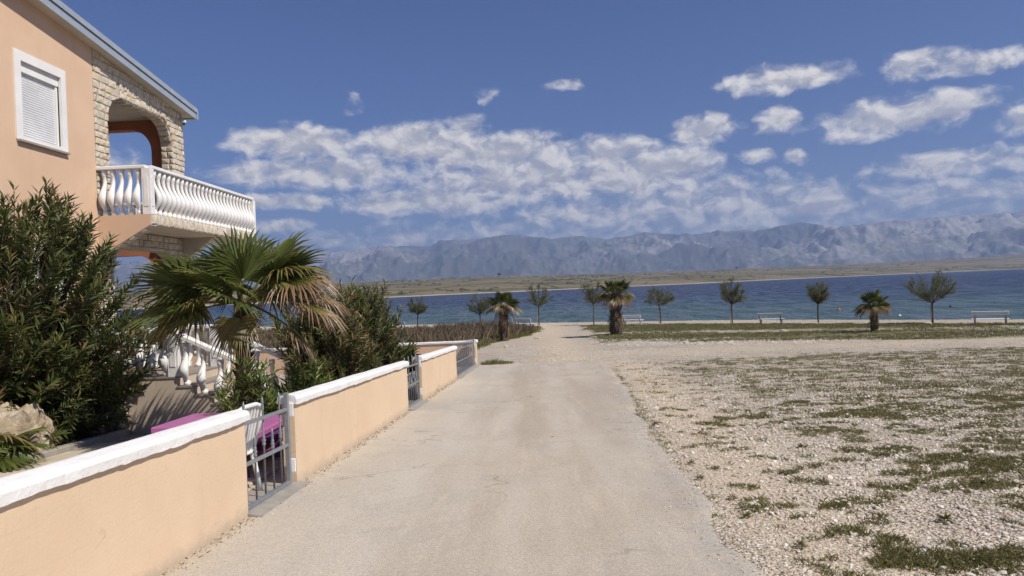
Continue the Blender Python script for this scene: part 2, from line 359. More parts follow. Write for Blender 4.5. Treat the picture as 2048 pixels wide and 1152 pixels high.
def ground_mat():
    mt, n, b = mat_base('gravel_ground')
    geo = N(n, 'ShaderNodeNewGeometry'); p = geo.outputs['Position']
    veg = N(n, 'ShaderNodeAttribute', attribute_name='veg').outputs['Fac']
    dirt = N(n, 'ShaderNodeAttribute', attribute_name='dirt').outputs['Fac']
    def vor(scale):
        v = N(n, 'ShaderNodeTexVoronoi', feature='F1'); v.inputs['Scale'].default_value = scale; L(n, p, v.inputs['Vector']); return v
    v1 = vor(26); v2 = vor(55)
    sx = N(n, 'ShaderNodeSeparateColor'); L(n, v1.outputs['Color'], sx.inputs[0])
    sy = N(n, 'ShaderNodeSeparateColor'); L(n, v2.outputs['Color'], sy.inputs[0])
    cA = mixc(n, sx.outputs[0], (.42, .345, .26), (.78, .725, .64))
    cB = mixc(n, sy.outputs[1], (.39, .315, .23), (.70, .63, .53))
    gap = smooth_n(n, v1.outputs['Distance'], .3, .7, 0, .75)
    cA = mixc(n, gap, cA, (.19, .145, .095))
    big = noise_n(n, p, .35, 5, .6)
    grav = mixc(n, smooth_n(n, noise_n(n, p, 1.7, 4, .6), .42, .62), cA, cB)
    grav = mixc(n, smooth_n(n, big, .35, .7, 0, .5), grav, (.60, .515, .405))
    dcol = mixc(n, noise_n(n, p, 9, 5, .6), (.56, .46, .335), (.50, .405, .29))
    grav = mixc(n, math_n(n, 'MULTIPLY', dirt, smooth_n(n, noise_n(n, p, 3.1, 5, .6), .25, .6, .3, .95)), grav, dcol)
    fine = noise_n(n, p, 17, 4, .7)
    mid = noise_n(n, p, 2.6, 4, .6)
    vm = smooth_n(n, math_n(n, 'ADD', veg, math_n(n, 'ADD', math_n(n, 'MULTIPLY_ADD', fine, 1.9, -.95), math_n(n, 'MULTIPLY_ADD', mid, .8, -.40))), .40, .62)
    vm = math_n(n, 'MULTIPLY', vm, smooth_n(n, veg, .02, .16))
    gcol = mixc(n, noise_n(n, p, 9, 5, .65), (.095, .085, .042), (.20, .165, .09))
    gcol = mixc(n, smooth_n(n, noise_n(n, p, .8, 3), .42, .6), gcol, (.15, .15, .055))
    c = mixc(n, math_n(n, 'MULTIPLY', vm, .92), grav, gcol)
    L(n, c, b.inputs['Base Color']); b.inputs['Roughness'].default_value = .95; b.inputs['Specular IOR Level'].default_value = .15
    h = math_n(n, 'ADD', math_n(n, 'MULTIPLY', v1.outputs['Distance'], -1.), math_n(n, 'MULTIPLY', v2.outputs['Distance'], -.5))
    h = math_n(n, 'MULTIPLY', h, math_n(n, 'MULTIPLY_ADD', dirt, -.7, 1.))
    bump(n, b, h, 1., .035)
    return mt
M['ground'] = ground_mat()

def road_mat():
    mt, n, b = mat_base('worn_road')
    geo = N(n, 'ShaderNodeNewGeometry'); p = geo.outputs['Position']
    mp = N(n, 'ShaderNodeMapping'); mp.inputs['Scale'].default_value = (1, .12, 1); L(n, p, mp.inputs[0])
    streak = noise_n(n, mp.outputs[0], 1.4, 5, .6)
    big = noise_n(n, p, .45, 5, .55)
    c = mixc(n, smooth_n(n, streak, .36, .64), (.50, .44, .36), (.405, .345, .27))
    c = mixc(n, smooth_n(n, big, .42, .68, 0, .6), c, (.43, .365, .28))
    edge = N(n, 'ShaderNodeAttribute', attribute_name='edge').outputs['Fac']
    sxp = N(n, 'ShaderNodeSeparateXYZ'); L(n, p, sxp.inputs[0])
    lft = smooth_n(n, math_n(n, 'ADD', sxp.outputs[0], math_n(n, 'MULTIPLY_ADD', streak, 1.6, -.8)), -1.6, -.2, .55, 0)
    c = mixc(n, lft, c, (.53, .485, .415))                       # left lane bleached, seldom driven
    ptc = noise_n(n, p, .9, 3, .5, 1.2)
    c = mixc(n, smooth_n(n, ptc, .56, .62, 0, .2), c, (.37, .335, .285))   # old repair patches
    c = mixc(n, smooth_n(n, noise_n(n, mp.outputs[0], 3.4, 4, .6), .56, .70, 0, .5), c, (.55, .48, .38))
    c = mixc(n, math_n(n, 'MULTIPLY', edge, smooth_n(n, noise_n(n, p, 2.2, 4), .35, .6, .2, .8)), c, (.34, .32, .29))
    vs_ = N(n, 'ShaderNodeTexVoronoi'); vs_.inputs['Scale'].default_value = .75; L(n, p, vs_.inputs['Vector'])
    c = mixc(n, smooth_n(n, vs_.outputs['Distance'], .018, .034, .7, 0), c, (.13, .115, .10))   # scattered dark spots
    dust = N(n, 'ShaderNodeAttribute', attribute_name='dust').outputs['Fac']
    c = mixc(n, smooth_n(n, math_n(n, 'ADD', dust, math_n(n, 'MULTIPLY_ADD', noise_n(n, p, 6, 5, .7), .8, -.4)), .45, .8, 0, .8), c, (.46, .385, .285))
    v = N(n, 'ShaderNodeTexVoronoi'); v.inputs['Scale'].default_value = 95; L(n, p, v.inputs['Vector'])
    sx = N(n, 'ShaderNodeSeparateColor'); L(n, v.outputs['Color'], sx.inputs[0])
    c = mixc(n, .32, c, mixc(n, sx.outputs[0], (.25, .25, .25), (.75, .75, .75)), 'OVERLAY')
    gr = noise_n(n, p, 160, 3, .7)
    c = mixc(n, smooth_n(n, gr, .58, .75, 0, .35), c, (.24, .21, .18))
    # cracks
    vc = N(n, 'ShaderNodeTexVoronoi', feature='DISTANCE_TO_EDGE'); vc.inputs['Scale'].default_value = .32
    wv = N(n, 'ShaderNodeVectorMath', operation='ADD'); L(n, p, wv.inputs[0])
    wn = N(n, 'ShaderNodeTexNoise'); wn.inputs['Scale'].default_value = 1.6; wn.inputs['Detail'].default_value = 6; L(n, p, wn.inputs['Vector'])
    L(n, wn.outputs[1], wv.inputs[1]); L(n, wv.outputs[0], vc.inputs['Vector'])
    ck = math_n(n, 'MULTIPLY', smooth_n(n, vc.outputs['Distance'], .002, .006, .5, 0), smooth_n(n, noise_n(n, p, .5, 3), .5, .6))
    c = mixc(n, ck, c, (.22, .19, .15))
    L(n, c, b.inputs['Base Color']); b.inputs['Roughness'].default_value = .88; b.inputs['Specular IOR Level'].default_value = .25
    h = math_n(n, 'ADD', gr, math_n(n, 'MULTIPLY', v.outputs['Distance'], .8))
    bump(n, b, h, .5, .005)
    return mt
M['road'] = road_mat()

def sea_mat():
    mt, n, b = mat_base('sea_water')
    geo = N(n, 'ShaderNodeNewGeometry'); p = geo.outputs['Position']
    d = N(n, 'ShaderNodeVectorMath', operation='DOT_PRODUCT'); L(n, p, d.inputs[0]); d.inputs[1].default_value = (.5, .866, 0)
    t = math_n(n, 'ADD', d.outputs['Value'], math_n(n, 'MULTIPLY_ADD', noise_n(n, p, .03, 4), 40., -20.))
    cr_ = N(n, 'ShaderNodeValToRGB'); e = cr_.color_ramp.elements
    pts = [(0, (.065, .112, .118)), (.06, (.036, .070, .10)), (.2, (.018, .038, .085)), (1, (.011, .023, .07))]
    while len(e) < 4: e.new(.5)
    for i, (q, c) in enumerate(pts): e[i].position = q; e[i].color = (*c, 1)
    L(n, smooth_n(n, t, 70, 620), cr_.inputs[0])
    mp = N(n, 'ShaderNodeMapping'); mp.inputs['Scale'].default_value = (.35, 1, 1); mp.inputs['Rotation'].default_value = (0, 0, R(12)); L(n, p, mp.inputs[0])
    w1 = noise_n(n, mp.outputs[0], .55, 6, .62, .4)
    w2 = noise_n(n, mp.outputs[0], .05, 4, .6)
    mp2 = N(n, 'ShaderNodeMapping'); mp2.inputs['Scale'].default_value = (.30, .085, 1); mp2.inputs['Rotation'].default_value = (0, 0, R(6)); L(n, p, mp2.inputs[0])
    w3 = noise_n(n, mp2.outputs[0], 1., 5, .68, .3)
    c = mixc(n, smooth_n(n, w2, .4, .65, 0, .35), cr_.outputs[0], mixc(n, 1., cr_.outputs[0], (.65, .72, .82), 'MULTIPLY'))
    L(n, smooth_n(n, w3, .36, .62, .5, .14), b.inputs['Roughness'])
    L(n, c, b.inputs['Base Color']); b.inputs['IOR'].default_value = 1.33
    b.inputs['Specular IOR Level'].default_value = .35
    bump(n, b, math_n(n, 'ADD', w1, math_n(n, 'MULTIPLY', w3, 2.2)), 1., 1.1)
    return mt
M['sea'] = sea_mat()

def land_mat():
    mt, n, b = mat_base('far_fields')
    geo = N(n, 'ShaderNodeNewGeometry'); p = geo.outputs['Position']
    mp = N(n, 'ShaderNodeMapping'); mp.inputs['Scale'].default_value = (1, .55, 1); mp.inputs['Rotation'].default_value = (0, 0, R(-25)); L(n, p, mp.inputs[0])
    v = N(n, 'ShaderNodeTexVoronoi'); v.inputs['Scale'].default_value = .0065; L(n, mp.outputs[0], v.inputs['Vector'])
    sx = N(n, 'ShaderNodeSeparateColor'); L(n, v.outputs['Color'], sx.inputs[0])
    c = mixc(n, sx.outputs[0], (.18, .15, .095), (.10, .10, .055))
    c = mixc(n, smooth_n(n, noise_n(n, p, .004, 5, .6), .40, .62), c, (.21, .175, .115))
    scr = smooth_n(n, noise_n(n, mp.outputs[0], .014, 7, .7), .53, .64)
    c = mixc(n, math_n(n, 'MULTIPLY', scr, .75), c, (.055, .062, .030))
    ve = N(n, 'ShaderNodeTexVoronoi', feature='DISTANCE_TO_EDGE'); ve.inputs['Scale'].default_value = .0065; L(n, mp.outputs[0], ve.inputs['Vector'])
    c = mixc(n, smooth_n(n, ve.outputs['Distance'], .015, .04, .75, 0), c, (.055, .058, .032))
    sz = N(n, 'ShaderNodeSeparateXYZ'); L(n, p, sz.inputs[0])
    c = mixc(n, smooth_n(n, sz.outputs[2], -2.4, -1.3, 1, 0), c, (.34, .31, .25))
    L(n, c, b.inputs['Base Color']); b.inputs['Roughness'].default_value = 1; b.inputs['Specular IOR Level'].default_value = 0
    return mt
M['land'] = land_mat()
def mountain_mat():
    mt, n, b = mat_base('karst_mountain')
    geo = N(n, 'ShaderNodeNewGeometry'); p = geo.outputs['Position']
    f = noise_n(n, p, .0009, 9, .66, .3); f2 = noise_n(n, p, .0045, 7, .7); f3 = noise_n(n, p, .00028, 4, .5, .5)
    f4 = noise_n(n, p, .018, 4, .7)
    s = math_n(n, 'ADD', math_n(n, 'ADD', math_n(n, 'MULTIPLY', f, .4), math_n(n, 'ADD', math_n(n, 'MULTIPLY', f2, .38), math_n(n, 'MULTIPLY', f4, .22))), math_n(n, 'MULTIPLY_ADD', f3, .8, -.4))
    c = mixc(n, smooth_n(n, s, .42, .66), (.10, .105, .092), (.37, .35, .33))  # scrub and bare limestone; the dark patches also paint in cloud shadows
    L(n, c, b.inputs['Base Color']); b.inputs['Roughness'].default_value = 1; b.inputs['Specular IOR Level'].default_value = 0
    return mt
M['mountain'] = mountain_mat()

# ------------------------------------------------------------------ large structure: ground, road, sea, far land, mountains, air
def wall_x(y): return -2.66+.0195*y                       # road face of the boundary wall
REDGE = [(-12, 1.3), (3.5, 1.30), (4.6, 1.36), (5.6, 1.33), (6.8, 1.38), (8.4, 1.41), (10.6, 1.50), (13.5, 1.72), (18.1, 2.02), (22.5, 2.27), (25.0, 2.25), (26.2, 1.95)]
def road_edge(y): return np.interp(y, [a for a, b in REDGE], [b for a, b in REDGE])
def veg_field(x, y):
    """how much grass grows at a spot, 0..1"""
    x = np.asarray(x, float); y = np.asarray(y, float)
    t = .5*x+.866*y
    off = x-road_edge(np.minimum(y, 26))
    pat = fbm(x, y*1.2, .5, 3, 3); pat2 = fbm(x, y, 2.2, 4, 9, .65)
    # gravel field right of the road
    amt = sstep(off, .75, 3.0)*.55+sstep(off, 2.5, 7)*.14+.12*sstep(y, 8, 4.5)*sstep(off, .8, 2.5)
    cov = np.clip(amt*.86+.5*(pat-.5)*sstep(off, .6, 3)-.04, .02, .8)
    p3 = fbm(x, y*1.3, 2.9, 4, 9, .72)
    q = .5+.30*(.5-cov)
    field = .62*sstep(p3, q-.10, q+.10)*sstep(off, .05, .5)
    field = np.maximum(field, .8*np.exp(-(((x-7.6)/2.2)**2+((y-14.6)/.55)**2)))
    field = np.maximum(field, .62*np.exp(-(((x-2.75)/.8)**2+((y-4.7)/.35)**2)))
    fy = 26.5+1.6*fbm(x, x*0, .3, 3, 21)*2-1.6
    field = field*sstep(fy-y, -.6, 1.2)*(y < 31)*(off > .05)
    # grass island before the beach, right of the track
    n1 = fbm(x, y, .5, 4, 31)
    te = 36.3+3.0*(n1-.5)
    tb = 57.3-np.logaddexp(0, x-14)*.47
    isl = sstep(t, te, te+1.6)*sstep(tb-t+3*(fbm(x, y, .6, 3, 5)-.5), 0, 1.2)*sstep(x-(3.4+1.6*(n1-.5)), 0, .8)
    bare = np.exp(-((t-45.5-1.5*(fbm(x, y, .25, 3, 8)-.5)*2)/1.2)**2)*sstep(fbm(x, y, .2, 3, 77), .38, .55)
    isl = isl*(.72+.5*(fbm(x, y*2, .8, 3, 12)-.5))*(1-.8*bare)
    # left of the track
    le = np.interp(y, [34, 38.5, 43, 56, 68, 75], [-4.2, -2.9, -2.2, .8, .8, -1])+.8*(n1-.5)*2
    lef = sstep(le-x, 0, .8)*sstep(y, 36.5+2*(n1-.5), 38.5)*sstep(60-t, 0, 2)*.8
    return np.clip(np.maximum(field, np.maximum(isl, lef)), 0, 1)
def dirt_field(x, y):
    x = np.asarray(x, float); y = np.asarray(y, float)
    off = x-road_edge(np.minimum(y, 26))
    d = .85*np.exp(-((off-.7)/.75)**2)*(y < 27)
    d = np.maximum(d, .8*np.exp(-((x-1.2)/1.5)**2)*sstep(y, 25, 29))
    d = np.maximum(d, .6*np.exp(-((y-31.2)/2.2)**2)*sstep(x, 0, 4))
    return np.clip(d, 0, 1)
def grid(xs, ys): 
    X, Y = np.meshgrid(xs, ys); nx, ny = len(xs), len(ys)
    i = np.arange(nx*ny).reshape(ny, nx)
    F = np.stack([i[:-1, :-1], i[:-1, 1:], i[1:, 1:], i[1:, :-1]], -1).reshape(-1, 4)
    return X.ravel(), Y.ravel(), F
xs = np.concatenate([np.arange(-300, -40, 20), np.arange(-40, -4, 1.5), np.arange(-4, 12, .16), np.arange(12, 45, .4), np.arange(45, 301, 15)])
ys = np.concatenate([np.arange(-120, -10, 10), np.arange(-10, 3, 1), np.arange(3, 30, .16), np.arange(30, 90, .4), np.arange(90, 171, 10)])
X, Y, F = grid(xs, ys)
def surf_z(x, y, v=None):
    v = veg_field(x, y) if v is None else v
    near = sstep(np.hypot(x, y), 60, 30); off = x-road_edge(np.minimum(y, 26))
    amp = np.where((off > .15) | (y > 27.5), 1., 0.)
    z = ground_z(x, y)+amp*(.05*(fbm(x, y, .6, 3, 41)-.5)+.03*(fbm(x, y, 2.5, 3, 43)-.5)*near)+.02*v*amp
    return z+np.where((x > 3.2) & (y > 38), .12*sstep(v, .2, .6), 0)      # turf bank beside the track
def sz(x, y): return float(surf_z(np.array([x]), np.array([y]))[0])
V_ = veg_field(X, Y); Z = surf_z(X, Y, V_)
ground = link('ground', np_mesh('ground', np.stack([X, Y, Z], 1), F, True, {'veg': V_, 'dirt': dirt_field(X, Y)}), M['ground'])
tag(ground, kind='structure')

def build_road():
    yy = np.concatenate([np.arange(-12, 3, 1.), np.arange(3, 26.7, .12)]); n = 26
    V = []; E_ = []; D = []
    for y in yy:
        yc = min(y, 26.2)
        xr = float(road_edge(yc))+.30*(float(fbm(y, 0, .9, 4, 51))-.5)+.14*(float(fbm(y, 3, 5, 4, 53, .65))-.5)
        xl = wall_x(y)-.04 if y < 26.95 else -1.9
        if y > 25.2: xr = float(np.interp(y, [25.2, 26, 26.75], [2.2, 1.95, 1.4]))+.05*(float(fbm(y, 3, 6, 3, 53))-.5)
        for k in range(n+1):
            u = k/n; x = xl+(xr-xl)*u
            yo = y+(.35*(float(fbm(x, 9, 1.1, 4, 61))-.5) if y > 26.5 else 0)
            dd = xr-x; dl = x-xl
            z = gz(x, y)+.034+.012*(float(fbm(x, y, .7, 2, 55))-.5)-.02*math.exp(-dd/.12)-(.022 if y > 26.6 else 0)
            V.append((x, yo, z)); E_.append(math.exp(-dd/.35)); D.append(max(math.exp(-dl/.22), .55*math.exp(-max(0, 26.7-y)/.8), .30*math.exp(-((x-.6)/.5)**2), .26*math.exp(-((x+1.0)/.4)**2)))
        V.append((xr+.05, y, gz(xr, y)-.05)); E_.append(1); D.append(.3)
    m_ = n+2; i = np.arange(len(yy)*m_).reshape(-1, m_)
    F = np.stack([i[:-1, :-1], i[:-1, 1:], i[1:, 1:], i[1:, :-1]], -1).reshape(-1, 4)
    o = link('road', np_mesh('road', V, F, True, {'edge': E_, 'dust': D}), M['road']); tag(o, kind='structure')
build_road()

SEA = -2.95
o = MB().add([(-11500, 45, SEA), (11500, 45, SEA), (11500, 9500, SEA), (-11500, 9500, SEA)], [(0, 1, 2, 3)]).obj('sea', M['sea']); tag(o, kind='structure')

# far shore with fields, a strip of low land across the water
SH_AZ = [-70, -45, -28, -13.3, -1.65, 12.6, 22.9, 33.1, 45, 70]
SH_D = [560, 620, 700, 819, 977, 1302, 2100, 3100, 4200, 5200]
LT_AZ = [-70, -30, -15.8, -14, -4.5, 5.2, 12.7, 19.7, 26.1, 33.1, 50, 70]
LT_EL = [.7, .8, .84, .92, 1.01, .84, .77, .735, .726, .83, .9, .8]
az = np.linspace(-70, 70, 561); rows = np.concatenate([[-60, -8, 0, 4, 12], np.linspace(30, 1500, 44), np.linspace(1600, 3200, 12)])
A, Rr = np.meshgrid(np.radians(az), rows)
ds = np.interp(np.degrees(A), SH_AZ, SH_D)+18*(fbm(np.degrees(A), A*0, .7, 4, 71)-.5)*2
dist = ds+Rr*(1+ds/3000)
top = np.tan(np.radians(np.interp(np.degrees(A), LT_AZ, LT_EL)))*(ds+1500*(1+ds/3000))+EYE
u = np.clip(Rr/1500, 0, 1)
hx, hy = np.sin(A)*dist, np.cos(A)*dist
h = SEA+.05+(top-SEA)*(u**.85)
h = h+np.where(Rr > 0, np.clip(Rr/200, 0, 1)*7*(fbm(hx, hy, .004, 4, 81)-.5), 0)
h = np.where(Rr <= 0, SEA-1.5, np.where(Rr <= 12, SEA+.3+Rr*.09, np.maximum(h, SEA+1.5)))
h = np.where(Rr > 1500, h-(Rr-1500)/1700*40, h)
i = np.arange(h.size).reshape(h.shape)
F = np.stack([i[:-1, :-1], i[:-1, 1:], i[1:, 1:], i[1:, :-1]], -1).reshape(-1, 4)
o = link('far_shore_terrain', np_mesh('far_shore_terrain', np.stack([hx.ravel(), hy.ravel(), h.ravel()], 1), F, True), M['land']); tag(o, kind='structure')
def land_z(a_deg, rr):
    d_ = float(np.interp(a_deg, SH_AZ, SH_D)); dd = d_+rr*(1+d_/3000)
    tp = math.tan(R(float(np.interp(a_deg, LT_AZ, LT_EL))))*(d_+1500*(1+d_/3000))+EYE
    x, y = math.sin(R(a_deg))*dd, math.cos(R(a_deg))*dd
    return x, y, SEA+(tp-SEA)*min(rr/1500, 1)**.85+min(rr/200, 1)*7*(float(fbm(x, y, .004, 4, 81))-.5)

# mountains
RIDGE = [(-75,2.4),(-50,2.7),(-35,2.8),(-24.4,2.95),(-20.36,2.96),(-18.95,3.1),(-16.08,3.25),(-13.12,3.54),(-10.12,3.56),(-7.84,3.41),(-7.05,3.85),(-4.35,3.86),(-1.63,4.07),(1.45,3.7),(3.77,3.75),(5.67,3.43),(8.72,3.81),(11.31,3.51),(14.23,3.64),(16.35,3.47),(19.8,3.83),(22.42,3.4),(24.34,3.42),(26.2,3.6),(28.28,3.56),(30.83,3.54),(33.2,3.55),(45,3.5),(60,3.2),(75,2.8)]
az = np.linspace(-58, 58, 1250); rr = np.linspace(0, 1.3, 150)
A, U = np.meshgrid(np.radians(az), rr)
D = 7200+4600*U; hx, hy = np.sin(A)*D, np.cos(A)*D
el = np.interp(np.degrees(A), [a for a, b in RIDGE], [b for a, b in RIDGE])
ridge_h = np.tan(np.radians(el))*11800
def ridged(x, y, s, octv, seed):
    t = 0; a = 1; q = 0
    for k in range(octv):
        v = 1-np.abs(2*vnoise(x*s+5*k, y*s, seed+k)-1); t = t+a*v*v; q += a; a *= .55; s *= 2.07
    return t/q
wx = hx+500*(fbm(hx, hy, .0006, 3, 95)-.5); wy = hy+500*(fbm(hx, hy, .0006, 3, 96)-.5)
rn = ridged(wx, wy, .00075, 6, 91); rn2 = ridged(wx, wy, .0021, 5, 97)
prof = np.clip(U, 0, 1)
shape = .04+.96*prof**1.25
H = ridge_h*(shape+(.75*(rn-.42)+.24*(rn2-.42))*np.sin(np.clip(prof, 0, 1)*PI*.94)**.8)
H = H+ridge_h*.045*(rn2-.4)*sstep(prof, .75, 1)
H = np.minimum(H, np.tan(np.radians(el))*D*(.955+.09*rn2))
H = np.where(U > 1, H-(U-1)*1200*.9, H)
H = np.where(U < .05, H*U/.05-4*(1-U/.05), H)
i = np.arange(H.size).reshape(H.shape)
F = np.stack([i[:-1, :-1], i[:-1, 1:], i[1:, 1:], i[1:, :-1]], -1).reshape(-1, 4)
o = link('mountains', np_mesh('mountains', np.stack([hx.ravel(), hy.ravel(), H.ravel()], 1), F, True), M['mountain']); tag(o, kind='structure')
MAXH = float(H.max())

hz = MB().box(-12500, -900, -10.5, 12500, 14200, MAXH+40)
mt = bpy.data.materials.new('air'); mt.use_nodes = True; n_ = mt.node_tree; n_.nodes.clear()
mo = N(n_, 'ShaderNodeOutputMaterial'); pv = N(n_, 'ShaderNodeVolumePrincipled'); L(n_, pv.outputs[0], mo.inputs['Volume'])
pv.inputs['Color'].default_value = (.47, .635, 1.0, 1); pv.inputs['Density'].default_value = 1.02e-4; pv.inputs['Anisotropy'].default_value = .15
o = hz.obj('haze', mt); tag(o, kind='stuff', label='pale blue air between the camera and the mountains')

# ------------------------------------------------------------------ boundary walls along the road
def wall_segment(y0, y1, label, zt=.87, n_cap=None, cap_lip=.035, th=.13):
    x0 = wall_x((y0+y1)/2); ln = y1-y0; ang = -math.atan(.0195)
    base_ = gz(0, (y0+y1)/2)
    e = empty('boundary_wall', (wall_x(y0), y0, gz(0, y0)), ang, label, 'wall', 'wall sections along the road')
    sl_ = -.0412
    n = max(4, int(ln/.09)); rows = [(0, -.15)]+[(0, zt*k/6) for k in range(7)]
    vs = []; fs = []
    pr = [(0, -.2), (0, .02), (0, zt*.5), (0, zt), (-th, zt), (-th, -.2)]
    for k in range(n+1):
        y = ln*k/n
        for j, (px, pz) in enumerate(pr):
            wob = .006*(float(fbm(y+y0, pz*2, 1.4, 3, 101))-.5) if 1 < j < 4 else 0
            vs.append((px+wob, y, pz+sl_*y))
    q = len(pr)
    for k in range(n):
        for j in range(q): fs.append((k*q+j, k*q+(j+1) % q, (k+1)*q+(j+1) % q, (k+1)*q+j))
    fs += [tuple(range(q-1, -1, -1)), tuple(n*q+j for j in range(q))]
    MB().add(vs, fs).obj('masonry', M['wall'], e)
    # cap, poured by hand: ragged lower edge
    vs = []; fs = []; n = max(6, int((ln+.06)/.045))
    for k in range(n+1):
        y = -.03+(ln+.06)*k/n
        rag = .030*(float(fbm(y+y0, 1, 3.5, 4, 111))-.45)+.012*(float(fbm(y+y0, 5, 17, 2, 113))-.5)
        tp = .010*(float(fbm(y+y0, 2, 2.5, 3, 115))-.5)
        lip = cap_lip+.010*(float(fbm(y+y0, 7, 5, 3, 117))-.5)
        pr = [(lip, zt-.012+rag), (lip+.004, zt+.045), (lip-.018, zt+.078+tp), (-.07, zt+.092+tp), (-th-.03, zt+.075+tp), (-th-.04, zt+.002)]
        vs += [(px, y, pz+sl_*y) for px, pz in pr]
    q = 6
    for k in range(n):
        for j in range(q): fs.append((k*q+j, k*q+(j+1) % q, (k+1)*q+(j+1) % q, (k+1)*q+j))
    fs += [tuple(range(q-1, -1, -1)), tuple(n*q+j for j in range(q))]
    MB().add(vs, fs).obj('cap', M['cap'], e)
    return e
wall_segment(-6, 6.32, 'long cream plaster wall with ragged white cap in the left foreground')
wall_segment(7.56, 13.62, 'cream plaster wall with white cap between the two small grey gates')
wall_segment(15.15, 20.85, 'short cream wall with white cap between small gate and wide driveway gate')
wall_segment(26.35, 26.95, 'narrow cream gate pillar with white cap at the seaward end of the road', th=.28)
# end wall of the garden
def end_wall():
    yb = 26.95; e = empty('garden_end_wall', (-2.2, yb, gz(0, yb)), 0, 'orange plaster garden end wall with thin white cap beyond the driveway gate', 'wall')
    n = 60; vs = []; fs = []; ln = 13.; zt = .86
    MB().box(-ln, -.13, -.3, -.27, 0, zt).obj('masonry', M['plaster'], e)
    for k in range(n+1):
        x = -.27-(ln-.27)*k/n; r_ = .02*(float(fbm(x, 1, 2.5, 3, 121))-.5)
        pr = [(-.17, zt-.005+r_), (-.17, zt+.05), (-.06, zt+.075+r_), (.04, zt+.05), (.04, zt-.01)]
        vs += [(x, py, pz) for py, pz in pr]
    q = 5
    for k in range(n):
        for j in range(q): fs.append((k*q+j, k*q+(j+1) % q, (k+1)*q+(j+1) % q, (k+1)*q+j))
    fs += [tuple(range(q)), tuple(n*q+j for j in range(q))]
    MB().add(vs, fs).obj('cap', M['cap'], e)
end_wall()

# ------------------------------------------------------------------ gates
def bar_mesh(top, knot, name, r_=.0095):
    b = MB()
    pr = [(r_, .06), (r_, knot-.055), (.014, knot-.05), (.020, knot-.03), (.012, knot-.02), (.023, knot), (.012, knot+.02), (.018, knot+.032), (r_*.9, knot+.05), (r_*.85, top-.14), (.015, top-.10), (.010, top-.07), (.013, top-.05), (.002, top)]
    return b.lathe(pr, 7).mesh(name, True)
BAR_L = bar_mesh(.985, .57, 'bar'); BAR_S = bar_mesh(.66, .50, 'bar')
_b = MB().lathe([(.013, .06), (.013, .42)], 6).mesh('bar')
BAR_LOW = _b
BAR_T = bar_mesh(.985, .57, 'bar', .013); BAR_TS = bar_mesh(.66, .50, 'bar', .013)
def gate(y0, y1, seq, label, low=False, stile0=False):
    ang = -math.atan(.0195); ln = y1-y0
    e = empty('metal_gate', (wall_x(y0)-.055, y0, gz(0, y0)+.03), ang, label, 'gate', 'grey metal gates in the wall')
    sl_ = -.0412
    def rail(z, h): MB().bar((0, .0, z), (0, ln-.01, z+sl_*ln), .03, h, (1, 0, 0)).obj('rail', M['gate'], e, bevel=.003)
    rail(.05, .045); rail(.43, .035); rail(.79, .035)
    MB().box(-.022, ln-.035, .01, .022, ln+.01, .96).obj('stile', M['gate'], e, bevel=.003, loc=(0, 0, sl_*ln))
    if stile0: MB().box(-.022, 0, .01, .022, .045, .96).obj('stile', M['gate'], e, bevel=.003)
    n = len(seq)
    for k, c in enumerate(seq):
        y = ln*(k+.62)/(n+.35)
        link('bar', (BAR_T if low else BAR_L) if c == 'L' else (BAR_TS if low else BAR_S), M['gate'], e, (-.02, y, sl_*y))
        if low and k < n-1:
            y2 = ln*(k+1.12)/(n+.35); link('bar', BAR_LOW, M['gate'], e, (-.02, y2, sl_*y2))
    for z in (.21, .78):
        MB().box(-.03, ln+.012, z-.07, .03, ln+.03, z+.07).obj('hinge', M['white'], e, bevel=.006, loc=(.03, 0, sl_*ln))
    return e
gate(6.35, 7.50, 'LSLSL', 'small grey metal gate nearest the camera, beside the purple table')
gate(13.66, 15.08, 'LSLSLSL', 'small grey metal gate midway along the wall, seen edge on')
gate(20.9, 26.25, 'LLLLLLLLLL', 'wide grey driveway gate with many thin bars near the sea end', low=True, stile0=True)
# sills below the gates
for a, b_, nm in ((6.3, 7.62, 'concrete sill under the nearest small gate'), (13.6, 15.2, 'concrete sill under the middle small gate'), (20.85, 26.4, 'long concrete sill under the wide driveway gate')):
    vs = []; fs = []; n = 14
    for k in range(n+1):
        y = a+(b_-a)*k/n; x = wall_x(y); z = gz(0, y); w_ = .03*(float(fbm(y, 2, 2, 3, 131))-.5)
        vs += [(x+.14+w_, y, z-.1), (x+.12+w_, y, z+.045), (x+.0, y, z+.062), (x-.35, y, z+.06), (x-.35, y, z-.1)]
    for k in range(n):
        for j in range(5): fs.append((k*5+j, k*5+(j+1) % 5, (k+1)*5+(j+1) % 5, (k+1)*5+j))
    fs += [(4, 3, 2, 1, 0), tuple(n*5+j for j in range(5))]
    o = MB().add(vs, fs).obj('door_sill', M['concrete']); tag(o, nm, 'sill')

# ------------------------------------------------------------------ the house
house = empty('house', (-12, 12, gz(-12, 12)), 0, 'peach two storey house with stone arched loggia and white balustrade balcony', 'house')
HM = house.matrix_basis.copy()
def hobj(name, mb, mat, parent=None, smooth=False, bevel=0):
    """mesh in world coordinates, re-based on the house"""
    p = parent or house
    off_ = Vector((house.location))
    mb.v = [(x-off_.x, y-off_.y, z-off_.z) for x, y, z in mb.v]
    return mb.obj(name, mat, p, smooth, bevel)
XF = -8.75; YC = 14.74; YE = 18.58; XB = -13.2
F2 = 3.46; F1 = .46                       # floor levels (world z)
def roof_z(y): return 6.88-.121*(y-14.69) if y > 8 else 6.88-.121*(8-14.69)-.121*(8-y)*1.0
